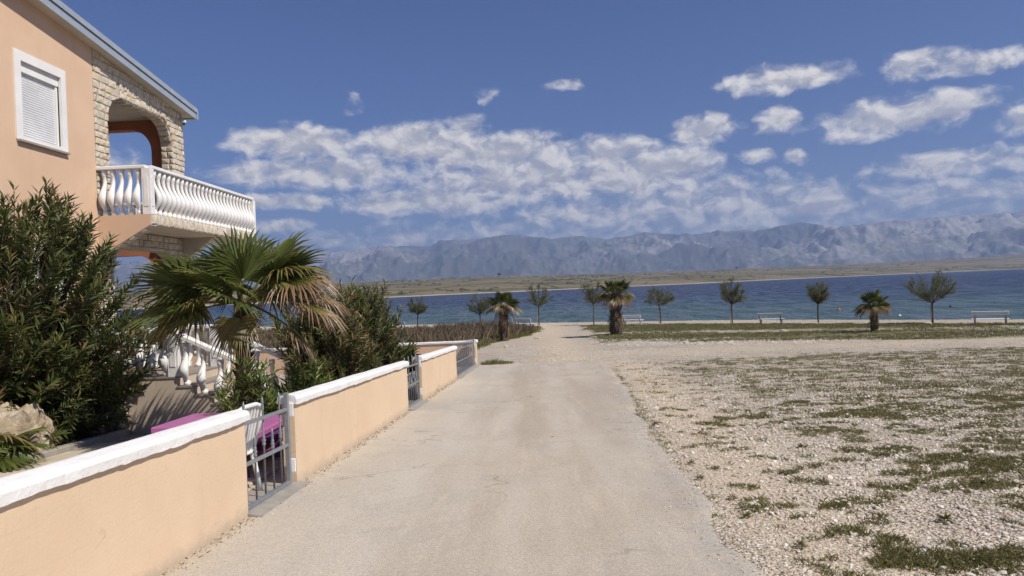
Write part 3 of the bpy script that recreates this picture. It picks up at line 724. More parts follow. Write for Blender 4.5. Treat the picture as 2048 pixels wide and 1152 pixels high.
# plaster body with the window openings
def body():
    g0 = gz(XF, 10)-.3
    y0 = 1.4
    out = [(y0, g0), (YC, g0), (YC, roof_z(YC)-.02), (8, roof_z(8)-.02), (y0, roof_z(y0)-.02)]
    mb = MB()
    # facade as strips around the two windows (12.46..13.80)
    wy0, wy1 = 12.46, 13.80; wins = [(1.32, 2.80), (4.60, 6.10)]
    def quad(a, b_, c, d): mb.add([(XF, *a), (XF, *b_), (XF, *c), (XF, *d)], [(0, 1, 2, 3)])
    quad((y0, g0), (8, g0), (8, roof_z(8)), (y0, roof_z(y0)))
    quad((8, g0), (wy0, g0), (wy0, roof_z(wy0)), (8, roof_z(8)))
    quad((wy1, g0), (YC, g0), (YC, roof_z(YC)), (wy1, roof_z(wy1)))
    zs = [g0, 1.32, 2.80, 4.60, 6.10]
    quad((wy0, g0), (wy1, g0), (wy1, 1.32), (wy0, 1.32)); quad((wy0, 2.80), (wy1, 2.80), (wy1, 4.60), (wy0, 4.60))
    quad((wy0, 6.10), (wy1, 6.10), (wy1, roof_z(wy1)), (wy0, roof_z(wy0)))
    for a, b_ in wins:      # reveals
        d = XF-.16
        for p, q in (((wy0, a), (wy0, b_)), ((wy0, b_), (wy1, b_)), ((wy1, b_), (wy1, a)), ((wy1, a), (wy0, a))):
            mb.add([(XF, *p), (XF, *q), (d, *q), (d, *p)], [(0, 1, 2, 3)])
    # other faces
    mb.add([(XF, YC, g0), (XB-6, YC, g0), (XB-6, YC, roof_z(YC)), (XF, YC, roof_z(YC))], [(0, 1, 2, 3)])
    mb.add([(XF, y0, g0), (XB-6, y0, g0), (XB-6, y0, roof_z(y0)), (XF, y0, roof_z(y0))], [(0, 1, 2, 3)])
    mb.add([(XB-6, y0, g0), (XB-6, YC, g0), (XB-6, YC, roof_z(YC)), (XB-6, 8, roof_z(8)), (XB-6, y0, roof_z(y0))], [(0, 1, 2, 3, 4)])
    hobj('wall', mb, M['plaster'])
body()
def window(z0, z1):
    y0, y1 = 12.46, 13.80; fr = .135
    mb = MB()
    for a in ((y0-.03, z0-.03, y0+fr, z1+.03), (y1-fr+.02, z0-.03, y1+.03, z1+.03), (y0+fr, z1-fr, y1-fr+.02, z1+.03), (y0+fr, z0-.03, y1-fr+.02, z0+.05)):
        mb.box(XF-.03, a[0], a[1], XF+.022, a[2], a[3])
    w = hobj('window', mb, M['white'])
    def sub(name, mb, mat): return hobj(name, mb, mat, w)
    sub('sill', MB().box(XF-.03, y0-.02, z0-.068, XF+.07, y1+.02, z0-.032), M['concrete'])
    sub('shutter_box', MB().box(XF-.14, y0+fr, z1-fr-.17, XF-.035, y1-fr+.02, z1-fr), M['white'])
    for a, b_ in ((y0+fr, y0+fr+.055), (y1-fr-.035, y1-fr+.02)):
        sub('shutter_guide', MB().box(XF-.14, a, z0+.05, XF-.055, b_, z1-fr-.17), M['white'])
    # curtain of the roller shutter, ribbed
    prof = []; z = z0+.05; zt = z1-fr-.17; nn = 27; hs = (zt-z)/nn
    for k in range(nn):
        a = z+k*hs
        prof += [(XF-.105, a), (XF-.092, a+hs*.12), (XF-.086, a+hs*.5), (XF-.092, a+hs*.88), (XF-.105, a+hs*.97)]
    vs = [(px, yy, pz) for px, pz in prof for yy in (y0+fr+.05, y1-fr-.03)]
    fs = [(2*k, 2*k+1, 2*k+3, 2*k+2) for k in range(len(prof)-1)]
    sub('roller_shutter', MB().add(vs, fs), M['shutter'])
window(4.60, 6.10); window(1.32, 2.80)

# openings of the loggia, as rounded rectangles in (u, z)
def rrect(u0, u1, z0, z1, r_, n=7):
    pts = [(u0, z0)]
    for k in range(n+1): a = PI-PI/2*k/n; pts.append((u0+r_+r_*math.cos(a), z1-r_+r_*math.sin(a)))
    for k in range(n+1): a = PI/2-PI/2*k/n; pts.append((u1-r_+r_*math.cos(a), z1-r_+r_*math.sin(a)))
    pts.append((u1, z0)); return pts
def arch_wall(mb, u0, u1, zb, zt_fn, op, axis, a, b_, inner=None):
    """wall slab with an opening from its base up; op: opening outline from rrect"""
    poly = [(u0, zb)]+[(op[0][0], zb)]+op[1:-1]+[(op[-1][0], zb)]+[(u1, zb), (u1, zt_fn(u1)), (u0, zt_fn(u0))]
    # split into quads: left, right, and strips above the opening
    def P(p, t): return (t, p[0], p[1]) if axis == 'x' else (p[0], t, p[1])
    for t in (a, b_):
        def q(*ps): mb.add([P(p, t) for p in ps], [tuple(range(len(ps)))])
        q((u0, zb), (op[0][0], zb), (op[0][0], zt_fn(op[0][0])), (u0, zt_fn(u0)))
        q((op[-1][0], zb), (u1, zb), (u1, zt_fn(u1)), (op[-1][0], zt_fn(op[-1][0])))
        for k in range(1, len(op)-2):
            p1, p2 = op[k], op[k+1]
            if abs(p1[0]-p2[0]) > 1e-6: q(p1, p2, (p2[0], zt_fn(p2[0])), (p1[0], zt_fn(p1[0])))
    o2 = [(op[0][0], zb)]+op[1:-1]+[(op[-1][0], zb)]
    for k in range(len(o2)-1): mb.add([P(o2[k], a), P(o2[k+1], a), P(o2[k+1], b_), P(o2[k], b_)], [(0, 1, 2, 3)])
    for uu in (u0, u1): mb.add([P((uu, zb), a), P((uu, zt_fn(uu)), a), P((uu, zt_fn(uu)), b_), P((uu, zb), b_)], [(0, 1, 2, 3)])
TH = .30
OP2 = rrect(15.24, 18.02, F2, 6.11, .62); OP1 = rrect(15.24, 18.02, F1, 2.86, .55)
OE2 = rrect(-12.6, -9.42, F2, 6.02, .55); OE1 = rrect(-12.6, -9.42, F1, 2.86, .5)
g0 = gz(XF, 17)-.3
mb = MB(); arch_wall(mb, YC, YE, F2, lambda u: roof_z(u), OP2, 'x', XF-.02, XF-TH)
front2 = hobj('loggia_arch', mb, M['mortar'])
mb = MB(); arch_wall(mb, YC+.002, YE, g0, lambda u: F2-.22, OP1, 'x', XF-.02, XF-TH)
front1 = hobj('ground_arch', mb, M['mortar'])
mb = MB(); arch_wall(mb, XB, XF-TH-.002, F2, lambda u: roof_z(YE-.02), OE2, 'y', YE-TH, YE-.02)
hobj('side_arch', mb, M['terracotta'])
mb = MB(); arch_wall(mb, XB, XF-TH-.002, g0, lambda u: F2-.22, OE1, 'y', YE-TH, YE-.02)
hobj('side_arch', mb, M['terracotta'])
# stone skin on the seaward wall outside
hobj('loggia_ceiling', MB().box(XB, YC+.005, 6.24, XF-TH-.005, YE-TH-.005, 6.30), M['soffit'])
hobj('loggia_back_wall', MB().box(XB-.2, YC+.005, g0, XB-.005, YE, 6.3), M['plaster'])
hobj('loggia_floor', MB().box(XB, YC+.005, F1-.2, XF-.03, YE+.02, F1), M['concrete'])

# facing stones: every block its own piece
stone_count = [0]
def clip_poly(poly, p, nrm):
    out = []; n = len(poly)
    for i_ in range(n):
        a, b_ = poly[i_], poly[(i_+1) % n]
        da = (a[0]-p[0])*nrm[0]+(a[1]-p[1])*nrm[1]; db = (b_[0]-p[0])*nrm[0]+(b_[1]-p[1])*nrm[1]
        if da >= 0: out.append(a)
        if da*db < 0: t = da/(da-db); out.append((a[0]+(b_[0]-a[0])*t, a[1]+(b_[1]-a[1])*t))
    return out
def area(poly): return abs(sum(poly[i_][0]*poly[(i_+1) % len(poly)][1]-poly[(i_+1) % len(poly)][0]*poly[i_][1] for i_ in range(len(poly))))/2
srnd = random.Random(11)
def facing(poly, P, nrm, parent, off0):
    """one split-face block: poly in plane coords, P maps (u,z,depth) to world"""
    if len(poly) < 3 or area(poly) < .0012: return
    cx = sum(p[0] for p in poly)/len(poly); cz = sum(p[1] for p in poly)/len(poly)
    d = .022+srnd.random()*.022; bev = .012
    def ins(p, k):
        L_ = math.hypot(p[0]-cx, p[1]-cz) or 1; return (p[0]+(cx-p[0])*k/L_, p[1]+(cz-p[1])*k/L_)
    n = len(poly); vs = [P(*p, -.005) for p in poly]+[P(*ins(p, .004), d*.6+srnd.uniform(-.004, .004)) for p in poly]+[P(*ins(p, bev+srnd.uniform(0, .018)), d+srnd.uniform(-.010, .008)) for p in poly]+[P(cx+srnd.uniform(-.02, .02), cz+srnd.uniform(-.01, .01), d+srnd.uniform(.0, .016))]
    fs = []
    for l in range(2):
        for i_ in range(n): j = (i_+1) % n; fs.append((l*n+i_, l*n+j, (l+1)*n+j, (l+1)*n+i_))
    fs += [(2*n+i_, 2*n+(i_+1) % n, 3*n) for i_ in range(n)]
    hobj('stone', MB().add(vs, fs), M['stone'], parent); stone_count[0] += 1
def in_open(p, op): return op and op[0][0] < p[0] < op[-1][0] and p[1] < op[0][1]+100 and point_in(p, op)
def point_in(p, poly):
    c = False; n = len(poly); j = n-1
    for i_ in range(n):
        a, b_ = poly[i_], poly[j]
        if (a[1] > p[1]) != (b_[1] > p[1]) and p[0] < (b_[0]-a[0])*(p[1]-a[1])/(b_[1]-a[1])+a[0]: c = not c
        j = i_
    return c
def stone_field(u0, u1, z0, z1, P, parent, op=None, top=None, hrange=(.125, .165), wrange=(.13, .32), soldiers=None):
    z = z0; gap = .007
    while z < z1-.03:
        h_ = srnd.uniform(*hrange); h_ = min(h_, z1-z)
        if z1-(z+h_) < .06: h_ = z1-z
        u = u0-(srnd.random()*.1)
        first = True
        while u < u1-.005:
            w_ = srnd.uniform(*wrange)
            a, b_ = max(u, u0), min(u+w_, u1)
            u += w_
            if b_-a < .04: continue
            if soldiers and z+h_*.5 > soldiers[2] and z+h_*.5 < soldiers[3] and (a+b_)/2 > soldiers[0] and (a+b_)/2 < soldiers[1]: continue
            poly = [(a+gap, z+gap), (b_-gap, z+gap), (b_-gap, z+h_-gap), (a+gap, z+h_-gap)]
            put(poly, P, parent, op, top)
        z += h_
def put(poly, P, parent, op, top):
    cx = sum(p[0] for p in poly)/4; cz = sum(p[1] for p in poly)/4
    if op:
        if point_in((cx, cz), [(op[0][0], -50)]+op[1:-1]+[(op[-1][0], -50)]) and all(point_in(p, [(op[0][0], -50)]+op[1:-1]+[(op[-1][0], -50)]) for p in poly): return
        o2 = [(op[0][0], op[0][1]-3)]+op[1:-1]+[(op[-1][0], op[-1][1]-3)]
        best = None
        for k in range(len(o2)-1):
            a, b_ = o2[k], o2[k+1]; dx, dz = b_[0]-a[0], b_[1]-a[1]; L2 = dx*dx+dz*dz
            if L2 < 1e-9: continue
            t = max(0, min(1, ((cx-a[0])*dx+(cz-a[1])*dz)/L2)); q = (a[0]+dx*t, a[1]+dz*t); dd = math.hypot(cx-q[0], cz-q[1])
            if best is None or dd < best[0]: best = (dd, q, (-dz/math.sqrt(L2), dx/math.sqrt(L2)))
        nrm = best[2]
        # outward: away from opening centre
        oc = ((op[0][0]+op[-1][0])/2, op[0][1]+1.)
        if (best[1][0]-oc[0])*nrm[0]+(best[1][1]-oc[1])*nrm[1] < 0: nrm = (-nrm[0], -nrm[1])
        if best[0] < .4: poly = clip_poly(poly, (best[1][0]+nrm[0]*.006, best[1][1]+nrm[1]*.006), nrm)
        if len(poly) < 3: return
    if top:
        # keep below the sloping roof line
        a = (14, top(14)-.01); b_ = (19, top(19)-.01); L_ = math.hypot(5, b_[1]-a[1]); nrm = ((b_[1]-a[1])/L_, -5/L_)
        poly = clip_poly(poly, a, nrm)
        if len(poly) < 3: return
    facing(poly, P, None, parent, 0)
Pf = lambda u, z, d: (XF-.02+d, u, z)
stone_field(YC+.01, YE+.015, F2+.9, 6.9, Pf, front2, OP2, roof_z, soldiers=(15.7, 17.6, 6.08, 6.42))
zz = 15.72
while zz < 17.58:                                   # upright blocks over the opening, in two broken courses
    w_ = srnd.uniform(.075, .12); sp = srnd.uniform(.12, .22)
    put([(zz+.005, 6.115), (zz+w_-.005, 6.115), (zz+w_-.005, 6.115+sp-.005), (zz+.005, 6.115+sp-.005)], Pf, front2, None, roof_z)
    put([(zz+.005, 6.115+sp+.005), (zz+w_-.005, 6.115+sp+.005), (zz+w_-.005, 6.45), (zz+.005, 6.45)], Pf, front2, None, roof_z)
    zz += w_
stone_field(YC+.01, YC+.5, F2, F2+.9, Pf, front2, None, None)
stone_field(18.02, YE+.015, F2, F2+.9, Pf, front2, None, None)
stone_field(YC+.01, YE+.015, 1.2, F2-.23, Pf, front1, OP1, None)
stone_field(18.02, YE+.015, -.3, 1.2, Pf, front1, None, None, (.14, .18), (.2, .34))
Pj = lambda u, z, d: (u, 18.02-d, z)                # jamb of the seaward pillar, facing the camera
stone_field(XF-TH+.01, XF+.015, F2, 5.5, Pj, front2)
stone_field(XF-TH+.01, XF+.015, F1-.7, 2.4, Pj, front1)
# vault blocks under the upper arch (right half of the soffit)
for k in range(8, len(OP2)-3):
    a, b_ = OP2[k], OP2[k+1]
    ln = math.hypot(b_[0]-a[0], b_[1]-a[1])
    if ln < .02: continue
    m_ = max(1, int(ln/.13))
    for q in range(m_):
        p1 = (a[0]+(b_[0]-a[0])*q/m_, a[1]+(b_[1]-a[1])*q/m_); p2 = (a[0]+(b_[0]-a[0])*(q+1)/m_, a[1]+(b_[1]-a[1])*(q+1)/m_)
        dx, dz = (p2[0]-p1[0]), (p2[1]-p1[1]); l2 = math.hypot(dx, dz); nx, nz = dz/l2, -dx/l2
        Pv = lambda u, z, d, p1=p1, dx=dx/l2, dz=dz/l2, nx=nx, nz=nz: (u, p1[0]+dx*z+nx*d, p1[1]+dz*z+nz*d)
        facing([(XF-TH+.01, .004), (XF-.02, .004), (XF-.02, l2-.004), (XF-TH+.01, l2-.004)], Pv, None, front2, 0)
# roof with zinc fascia along the rake
def roof():
    xo = XF+.27; xi = XB-6.3; y1 = 18.83; y0 = 1.0; yr = 8
    mb = MB()
    th = .05
    for (ya, yb) in ((yr, y1), (y0, yr)):
        za, zb = roof_z(ya)+.17, roof_z(yb)+.17
        mb.add([(xo-.02, ya, za), (xo-.02, yb, zb), (xi, yb, zb), (xi, ya, za), (xo-.02, ya, za-th), (xo-.02, yb, zb-th), (xi, yb, zb-th), (xi, ya, za-th)], [(0,3,2,1),(4,5,6,7),(0,1,5,4),(1,2,6,5),(2,3,7,6),(3,0,4,7)])
    rf = hobj('roof', mb, M['zinc'])
    mb = MB()
    for (ya, yb) in ((yr, y1-.04), (y0, yr)):
        za, zb = roof_z(ya)-.005, roof_z(yb)-.005
        mb.add([(xo-.03, ya, za), (xo-.03, yb, zb), (xi, yb, zb), (xi, ya, za), (xo-.03, ya, za+.12), (xo-.03, yb, zb+.12), (xi, yb, zb+.12), (xi, ya, za+.12)], [(0,3,2,1),(4,5,6,7),(0,1,5,4),(1,2,6,5),(2,3,7,6),(3,0,4,7)])
    hobj('soffit', mb, M['soffit'], rf)
    for nm, z0, z1, xa, xb, mm in (('fascia', -.045, .098, xo-.03, xo, 'zinc'), ('fascia_gap', .098, .113, xo-.025, xo-.008, 'darkgap'), ('fascia', .113, .225, xo-.03, xo+.03, 'zinc')):
        mb = MB()
        for ya, yb in ((yr, y1), (y0, yr)):
            za, zb = roof_z(ya), roof_z(yb)
            mb.add([(xa, ya, za+z0), (xb, ya, za+z0), (xb, yb, zb+z0), (xa, yb, zb+z0), (xa, ya, za+z1), (xb, ya, za+z1), (xb, yb, zb+z1), (xa, yb, zb+z1)], [(0,3,2,1),(4,5,6,7),(0,1,5,4),(1,2,6,5),(2,3,7,6),(3,0,4,7)])
        hobj(nm, mb, M[mm], rf)
    zb = roof_z(y1)
    hobj('gutter', MB().box(xi, y1-.02, zb-.03, xo, y1+.09, zb+.2), M['zinc'], rf)
roof()
# balcony
XO = -7.66; YB1 = 20.42
mb = MB().box(XO+.0, YC, F2-.21, XF-.0, YE, F2).box(XO, YE+.001, F2-.21, XB, YB1, F2)
balcony = hobj('balcony', mb, M['soffit'])
mb = MB().prism([(XF+.0, F2-.003), (XF, 2.63), (XO-.004, F2-.212), (XO-.004, F2-.003)], 'y', YC-.012, YC+.22)
hobj('bracket', mb, M['plaster'], balcony)
mb = MB().prism([(XF+.0, F2-.212), (XF, 2.66), (XO-.30, F2-.212)], 'y', YE-.22, YE)
hobj('bracket', mb, M['soffit'], balcony)
# stone edge course on the slab
u = YC+.0
while u < YB1-.02:
    w_ = min(srnd.uniform(.07, .115), YB1-u)
    facing([(u+.004, F2-.205), (u+w_-.004, F2-.205), (u+w_-.004, F2-.012), (u+.004, F2-.012)], lambda a, z, d: (XO-.012+d, a, z), None, balcony, 0)
    u += w_
# underside stones of the near bracket
for k in range(9):
    t0, t1 = k/9, (k+1)/9
    a = (XF+(XO-XF)*t0, 2.63+(F2-.212-2.63)*t0); b_ = (XF+(XO-XF)*t1, 2.63+(F2-.212-2.63)*t1)
    ln = math.hypot(b_[0]-a[0], b_[1]-a[1]); dx, dz = (b_[0]-a[0])/ln, (b_[1]-a[1])/ln
    facing([(YC, .005), (YC+.21, .005), (YC+.21, ln-.005), (YC, ln-.005)], lambda u_, v, d, a=a, dx=dx, dz=dz: (a[0]+dx*v+dz*d, u_, a[1]+dz*v-dx*d), None, balcony, 0)

# bellied balusters: belly bulges towards +x of the mesh
def baluster_mesh(hh, name='baluster'):
    P_ = [(0, .052, .052, 0), (.085, .052, .052, 0), (.09, .034, .036, .0), (.14, .036, .038, .030), (.22, .050, .046, .075), (.30, .066, .052, .105), (.38, .072, .054, .112), (.46, .066, .050, .098), (.54, .054, .044, .066), (.62, .042, .040, .028), (.70, .036, .038, 0), (.80, .038, .038, -.012), (.86, .044, .043, -.004), (.885, .050, .050, 0), (1, .050, .050, 0)]
    rings = []
    for z, wy, wx_, o_ in P_:
        rings.append([(o_+wx_*cx_, wy*cy_, z*hh) for cx_, cy_ in ((1, -.35), (1, .35), (.55, .95), (-.55, .95), (-1, .45), (-1, -.45), (-.55, -.95), (.55, -.95))])
    return MB().loft(rings).mesh(name, True)
BAL = baluster_mesh(.86)
def balustrade(parent, off_, pts, z, hh, spacing, out, rail=(.17, .07), posts=True, name='balustrade', mesh=BAL):
    """pts: two ends; out: unit outward direction of the bellies"""
    a, b_ = Vector((*pts[0], z)), Vector((*pts[1], z)); d = (b_-a); ln = d.length; d.normalize()
    e = bpy.data.objects.new(name, None); COL.objects.link(e); e.parent = parent; e.location = a-off_; e.empty_display_size = .1
    o_ = Vector((*out, 0))
    MB().bar(o_*.0+Vector((0, 0, hh+rail[1]/2))-d*.09, d*(ln+.09)+Vector((0, 0, hh+rail[1]/2)), rail[0], rail[1]).obj('handrail', M['white'], e, bevel=.012)
    n = max(1, int(round(ln/spacing)))
    rz = math.atan2(out[1], out[0])
    for k in range(n):
        p = d*(ln*(k+.5)/n); link('baluster', mesh, M['white'], e, p, (0, 0, rz+srnd.uniform(-.03, .03)))
    return e
off_h = Vector(house.location)
xr_ = XO-.075
b1 = balustrade(house, off_h, ((XF+.04, YC+.075), (xr_-.1, YC+.075)), F2, .93, .175, (0, -1), mesh=baluster_mesh(.93))
BAL93 = b1.children[1].data
b2 = balustrade(house, off_h, ((xr_, YC+.20), (xr_, YB1-.18)), F2, .93, .205, (1, 0), mesh=BAL93)
b3 = balustrade(house, off_h, ((xr_-.15, YB1-.09), (XB, YB1-.09)), F2, .93, .21, (0, 1), mesh=BAL93)
def post_mesh(hh):
    mb = MB().box(-.085, -.085, 0, .085, .085, hh)
    for s in (-1, 1):
        mb.prism([(-.045, .16), (.045, .16), (.045, hh-.2), (.03, hh-.165), (0, hh-.15), (-.03, hh-.165), (-.045, hh-.2)], 'y', s*.085, s*.095)
        mb.prism([(-.045, .16), (.045, .16), (.045, hh-.2), (.03, hh-.165), (0, hh-.15), (-.03, hh-.165), (-.045, hh-.2)], 'x', s*.085, s*.095)
    return mb.mesh('corner_post')
POST = post_mesh(.93)
for yy in (YC+.08, YB1-.09): link('corner_post', POST, M['white'], b2, Vector((xr_, yy, F2))-off_h-Vector(b2.location))
# small dome camera under the eave corner
cc = empty('security_camera', (XF+.07, YE-.12, 6.18), 0, 'small grey dome security camera under the roof corner', 'camera')
MB().box(-.07, -.03, .0, .0, .03, .14).obj('bracket', M['cctv'], cc); MB().lathe([(.02, 0), (.055, .01), (.06, .05), (.05, .09), (.0, .1)], 10, (.03, 0, -.02)).obj('housing', M['shutter'], cc, True)
MB().lathe([(.0, -.05), (.03, -.04), (.045, 0)], 10, (.03, 0, -.015)).obj('lens_dome', M['darkgap'], cc, True)

# ------------------------------------------------------------------ entrance stairs
def stairs():
    ys0 = 11.92; yb = gz(-5.8, 12); ft = .44
    st = empty('entrance_stairs', (-5.85, 12, yb), 0, 'beige plastered entrance stairs with white bellied balusters behind the bush', 'stairs')
    off_ = Vector(st.location)
    def add(name, mb, mat, parent=None, bevel=0):
        mb.v = [(x-off_.x, y-off_.y, z-off_.z) for x, y, z in mb.v]; return mb.obj(name, mat, parent or st, False, bevel)
    xs_ = [-8.74, -5.88, -5.60, -5.32, -5.04, -4.76]; zs_ = [ft, .28, .13, -.02, -.18, -.34]
    poly = [(-8.74, yb-.2)]+[(-4.76+.27, yb-.2)]
    top = []
    for k in range(5, 0, -1): top += [(xs_[k]+.28, zs_[k]-.03), (xs_[k], zs_[k]-.03)]
    top += [(-5.88, ft-.03), (-8.74, ft-.03)]
    poly += top
    mb = MB().prism(poly, 'y', ys0, ys0+1.75)
    add('flank_wall', mb, M['stairwall'])
    add('landing', MB().box(-8.74, ys0-.015, ft-.028, -5.87, ys0+1.77, ft), M['tread'])
    for k in range(1, 6):
        add('step', MB().box(xs_[k]-.0, ys0-.015, zs_[k]-.028, xs_[k]+.29, ys0+1.77, zs_[k]), M['tread'])
    bm = baluster_mesh(.70); pm = post_mesh(.72)
    for side, yy, out in ((0, ys0+.08, (0, -1)), (1, ys0+1.67, (0, 1))):
        e = balustrade(st, off_, ((-8.6, yy), (-5.98, yy)), ft, .70, .2, out, mesh=bm)
        rz = math.atan2(out[1], out[0])
        e2 = bpy.data.objects.new('balustrade', None); COL.objects.link(e2); e2.parent = st; e2.location = (0, yy-12, 0); e2.empty_display_size = .1
        link('corner_post', pm, M['white'], e2, (-5.93+5.85, 0, ft-yb))
        for k in range(1, 5): link('baluster', bm, M['white'], e2, (xs_[k]+.14+5.85, 0, zs_[k]-yb), (0, 0, rz))
        a = Vector((-5.99+5.85, 0, ft+.735-yb)); b_ = Vector((-4.50+5.85, 0, -.34+.80-yb))
        MB().bar(a, b_, .17, .07).obj('handrail', M['white'], e2, bevel=.01)
        link('newel_post', post_mesh(.86), M['white'], e2, (-4.55+5.85, 0, -.36-yb))
        MB().box(-.12, -.12, 0, .12, .12, .035).box(-.10, -.10, .035, .10, .10, .07).obj('newel_cap', M['white'], e2, bevel=.01, loc=(-4.55+5.85, 0, .50-yb))
stairs()

# ------------------------------------------------------------------ courtyard: paving, kerb, rocks, furniture
pv_ = MB()
n = 30; vs = []; fs = []
for k in range(n+1):
    y = -2+13.*k/n
    vs += [(-6.62, y, gz(0, y)+.012), (wall_x(y)-.10, y, gz(0, y)+.012)]
fs = [(2*k, 2*k+1, 2*k+3, 2*k+2) for k in range(n)]
court = MB().add(vs, fs).obj('courtyard_paving', M['mortar']); tag(court, kind='structure')
PV = MB().box(-.194, -.194, 0, .194, .194, .03).mesh('paver', bevel=.006)
for j in range(16):
    for i_ in range(10):
        x = -6.42+.4*i_; y = 4.7+.4*j
        if x+.2 > wall_x(y)-.13: continue
        link('paver', PV, M['paver'], court, (x, y, gz(x, y)+.013+srnd.uniform(-.003, .003)), (math.atan(-.0412), srnd.uniform(-.006, .006), srnd.uniform(-.01, .01)))
mb = MB(); vs = []; fs = []
for k in range(21):
    y = 2+10.*k/20-.2; x = -6.68+.02*(k % 2 == 0)*.2; z = gz(0, y)
    vs += [(x-.1, y, z-.1), (x-.1, y, z+.115), (x+.02, y, z+.12), (x+.05, y, z+.10), (x+.05, y, z-.1)]
for k in range(20):
    for j in range(5): fs.append((k*5+j, k*5+(j+1) % 5, (k+1)*5+(j+1) % 5, (k+1)*5+j))
fs += [(0, 1, 2, 3, 4), (104, 103, 102, 101, 100)]
o = mb.add(vs, fs).obj('garden_kerb', M['concrete']); tag(o, 'grey concrete kerb edging the planting bed by the bush', 'kerb')
# soil of the bed
n = 20; vs = []; fs = []
for k in range(n+1):
    y = 2+9.8*k/n
    for j in range(7):
        x = -6.75-1.98*j/6; vs.append((x, y, gz(x, y)+.05+.09*(float(fbm(x, y, 1.2, 3, 141)))*(1 if j else .3)))
for k in range(n):
    for j in range(6): fs.append((k*7+j, k*7+j+1, (k+1)*7+j+1, (k+1)*7+j))
M['soil'] = simple('garden_soil', (.15, .105, .07), (.09, .062, .042), 6, .95, .9, .03, 18, spec=.1, stain=(.28, .21, .14))
o = MB().add(vs, fs).obj('planting_bed', M['soil'], smooth=True); tag(o, kind='structure')

def rock(loc, sc, seed, label, mat='boulder', name='boulder', cut=0):
    bm = bmesh.new(); bmesh.ops.create_icosphere(bm, subdivisions=4, radius=1)
    co = np.array([v.co[:] for v in bm.verts])
    n1 = fbm(co[:, 0]*1.7+seed, co[:, 1]*1.7+co[:, 2]*1.3, 1., 5, seed); n2 = ridged(co[:, 0]+co[:, 2]*.7+seed, co[:, 1]-co[:, 2]*.8, 1.9, 4, seed+3)
    for v, a, b_ in zip(bm.verts, n1, n2):
        k = .55+.75*a+.35*(b_-.4); v.co = Vector((v.co.x*k*sc[0], v.co.y*k*sc[1], v.co.z*k*sc[2]))
    me = bpy.data.meshes.new(name); bm.to_mesh(me); bm.free()
    o = link(name, me, M[mat], None, loc); tag(o, label, 'rock'); return o
rock((-7.18, 9.95, gz(0, 9.95)+.25), (.45, .5, .52), 5, 'large pale pitted limestone boulder at the left edge below the bush')
rock((-6.95, 12.0, gz(0, 12)+.22), (.36, .26, .44), 23, 'brown pitted boulder under the bush beside the stairs')
rock((-7.3, 11.75, gz(0, 12)+.1), (.3, .25, .26), 37, 'low rough stone in the shade under the bush')

def purple_table(name, loc, sx, sy, h_, label, planks, seedx, rz=0):
    e = empty(name, loc, rz, label, 'table')
    w_ = sx/planks
    for k in range(planks):
        MB().box(-sx/2+k*w_+.006, -sy/2, h_-.075, -sx/2+(k+1)*w_-.006, sy/2, h_).obj('plank', M['magenta'], e, bevel=.012)
    MB().box(-sx/2+.03, -sy/2+.03, h_-.14, sx/2-.03, sy/2-.03, h_-.077).obj('apron', M['purple'], e, bevel=.006)
    for a in (-1, 1):
        MB().prism([(-sx/2+.10, 0), (sx/2-.10, 0), (sx/2-.16, h_-.14), (-sx/2+.16, h_-.14)], 'y', a*(sy/2-.12)-.04, a*(sy/2-.12)+.04).obj('leg', M['purple'], e, bevel=.01)
    MB().box(-sx/2+.2, -sy/2+.1, .10, sx/2-.2, sy/2-.1, .18).obj('stretcher', M['magenta'], e, bevel=.01)
purple_table('low_table', (-4.15, 9.2, gz(0, 9.2)+.04), .95, 1.0, .5, 'low purple plank table behind the foreground wall', 2, 0, R(-4))
purple_table('low_table', (-3.42, 8.5, gz(0, 8.5)+.04), .72, 1.35, .5, 'low purple table seen through the bars of the nearest gate', 2, 1)
def chair():
    e = empty('garden_chair', (-3.06, 7.02, gz(0, 7.2)+.042), R(-100), 'white plastic garden chair beside the nearest small gate', 'chair')
    MB().box(-.24, -.22, .40, .24, .24, .43).obj('seat', M['chair'], e, bevel=.012)
    for sx, sy in ((-1, -1), (1, -1), (-1, 1), (1, 1)):
        MB().tube([(sx*.21, sy*.2, .41), (sx*.25, sy*.26, 0)], [.028, .022], 6).obj('leg', M['chair'], e, True)
    # back frame with rounded top
    pts = [(-.22, .20, .42), (-.25, .29, .75), (-.20, .315, .86), (-.1, .325, .89), (.1, .325, .89), (.20, .315, .86), (.25, .29, .75), (.22, .20, .42)]
    MB().tube(pts, [.024]*8, 6).obj('back_frame', M['chair'], e, True)
    for k in range(7):
        x = -.165+.055*k
        MB().bar((x, .205, .43), (x*1.05, .315, .87), .032, .012, (0, 1, 0)).obj('slat', M['chair'], e)
    for s in (-1, 1): MB().tube([(s*.25, .25, .62), (s*.29, 0, .63), (s*.27, -.2, .60), (s*.24, -.22, .42)], [.022]*4, 6).obj('armrest', M['chair'], e, True)
chair()

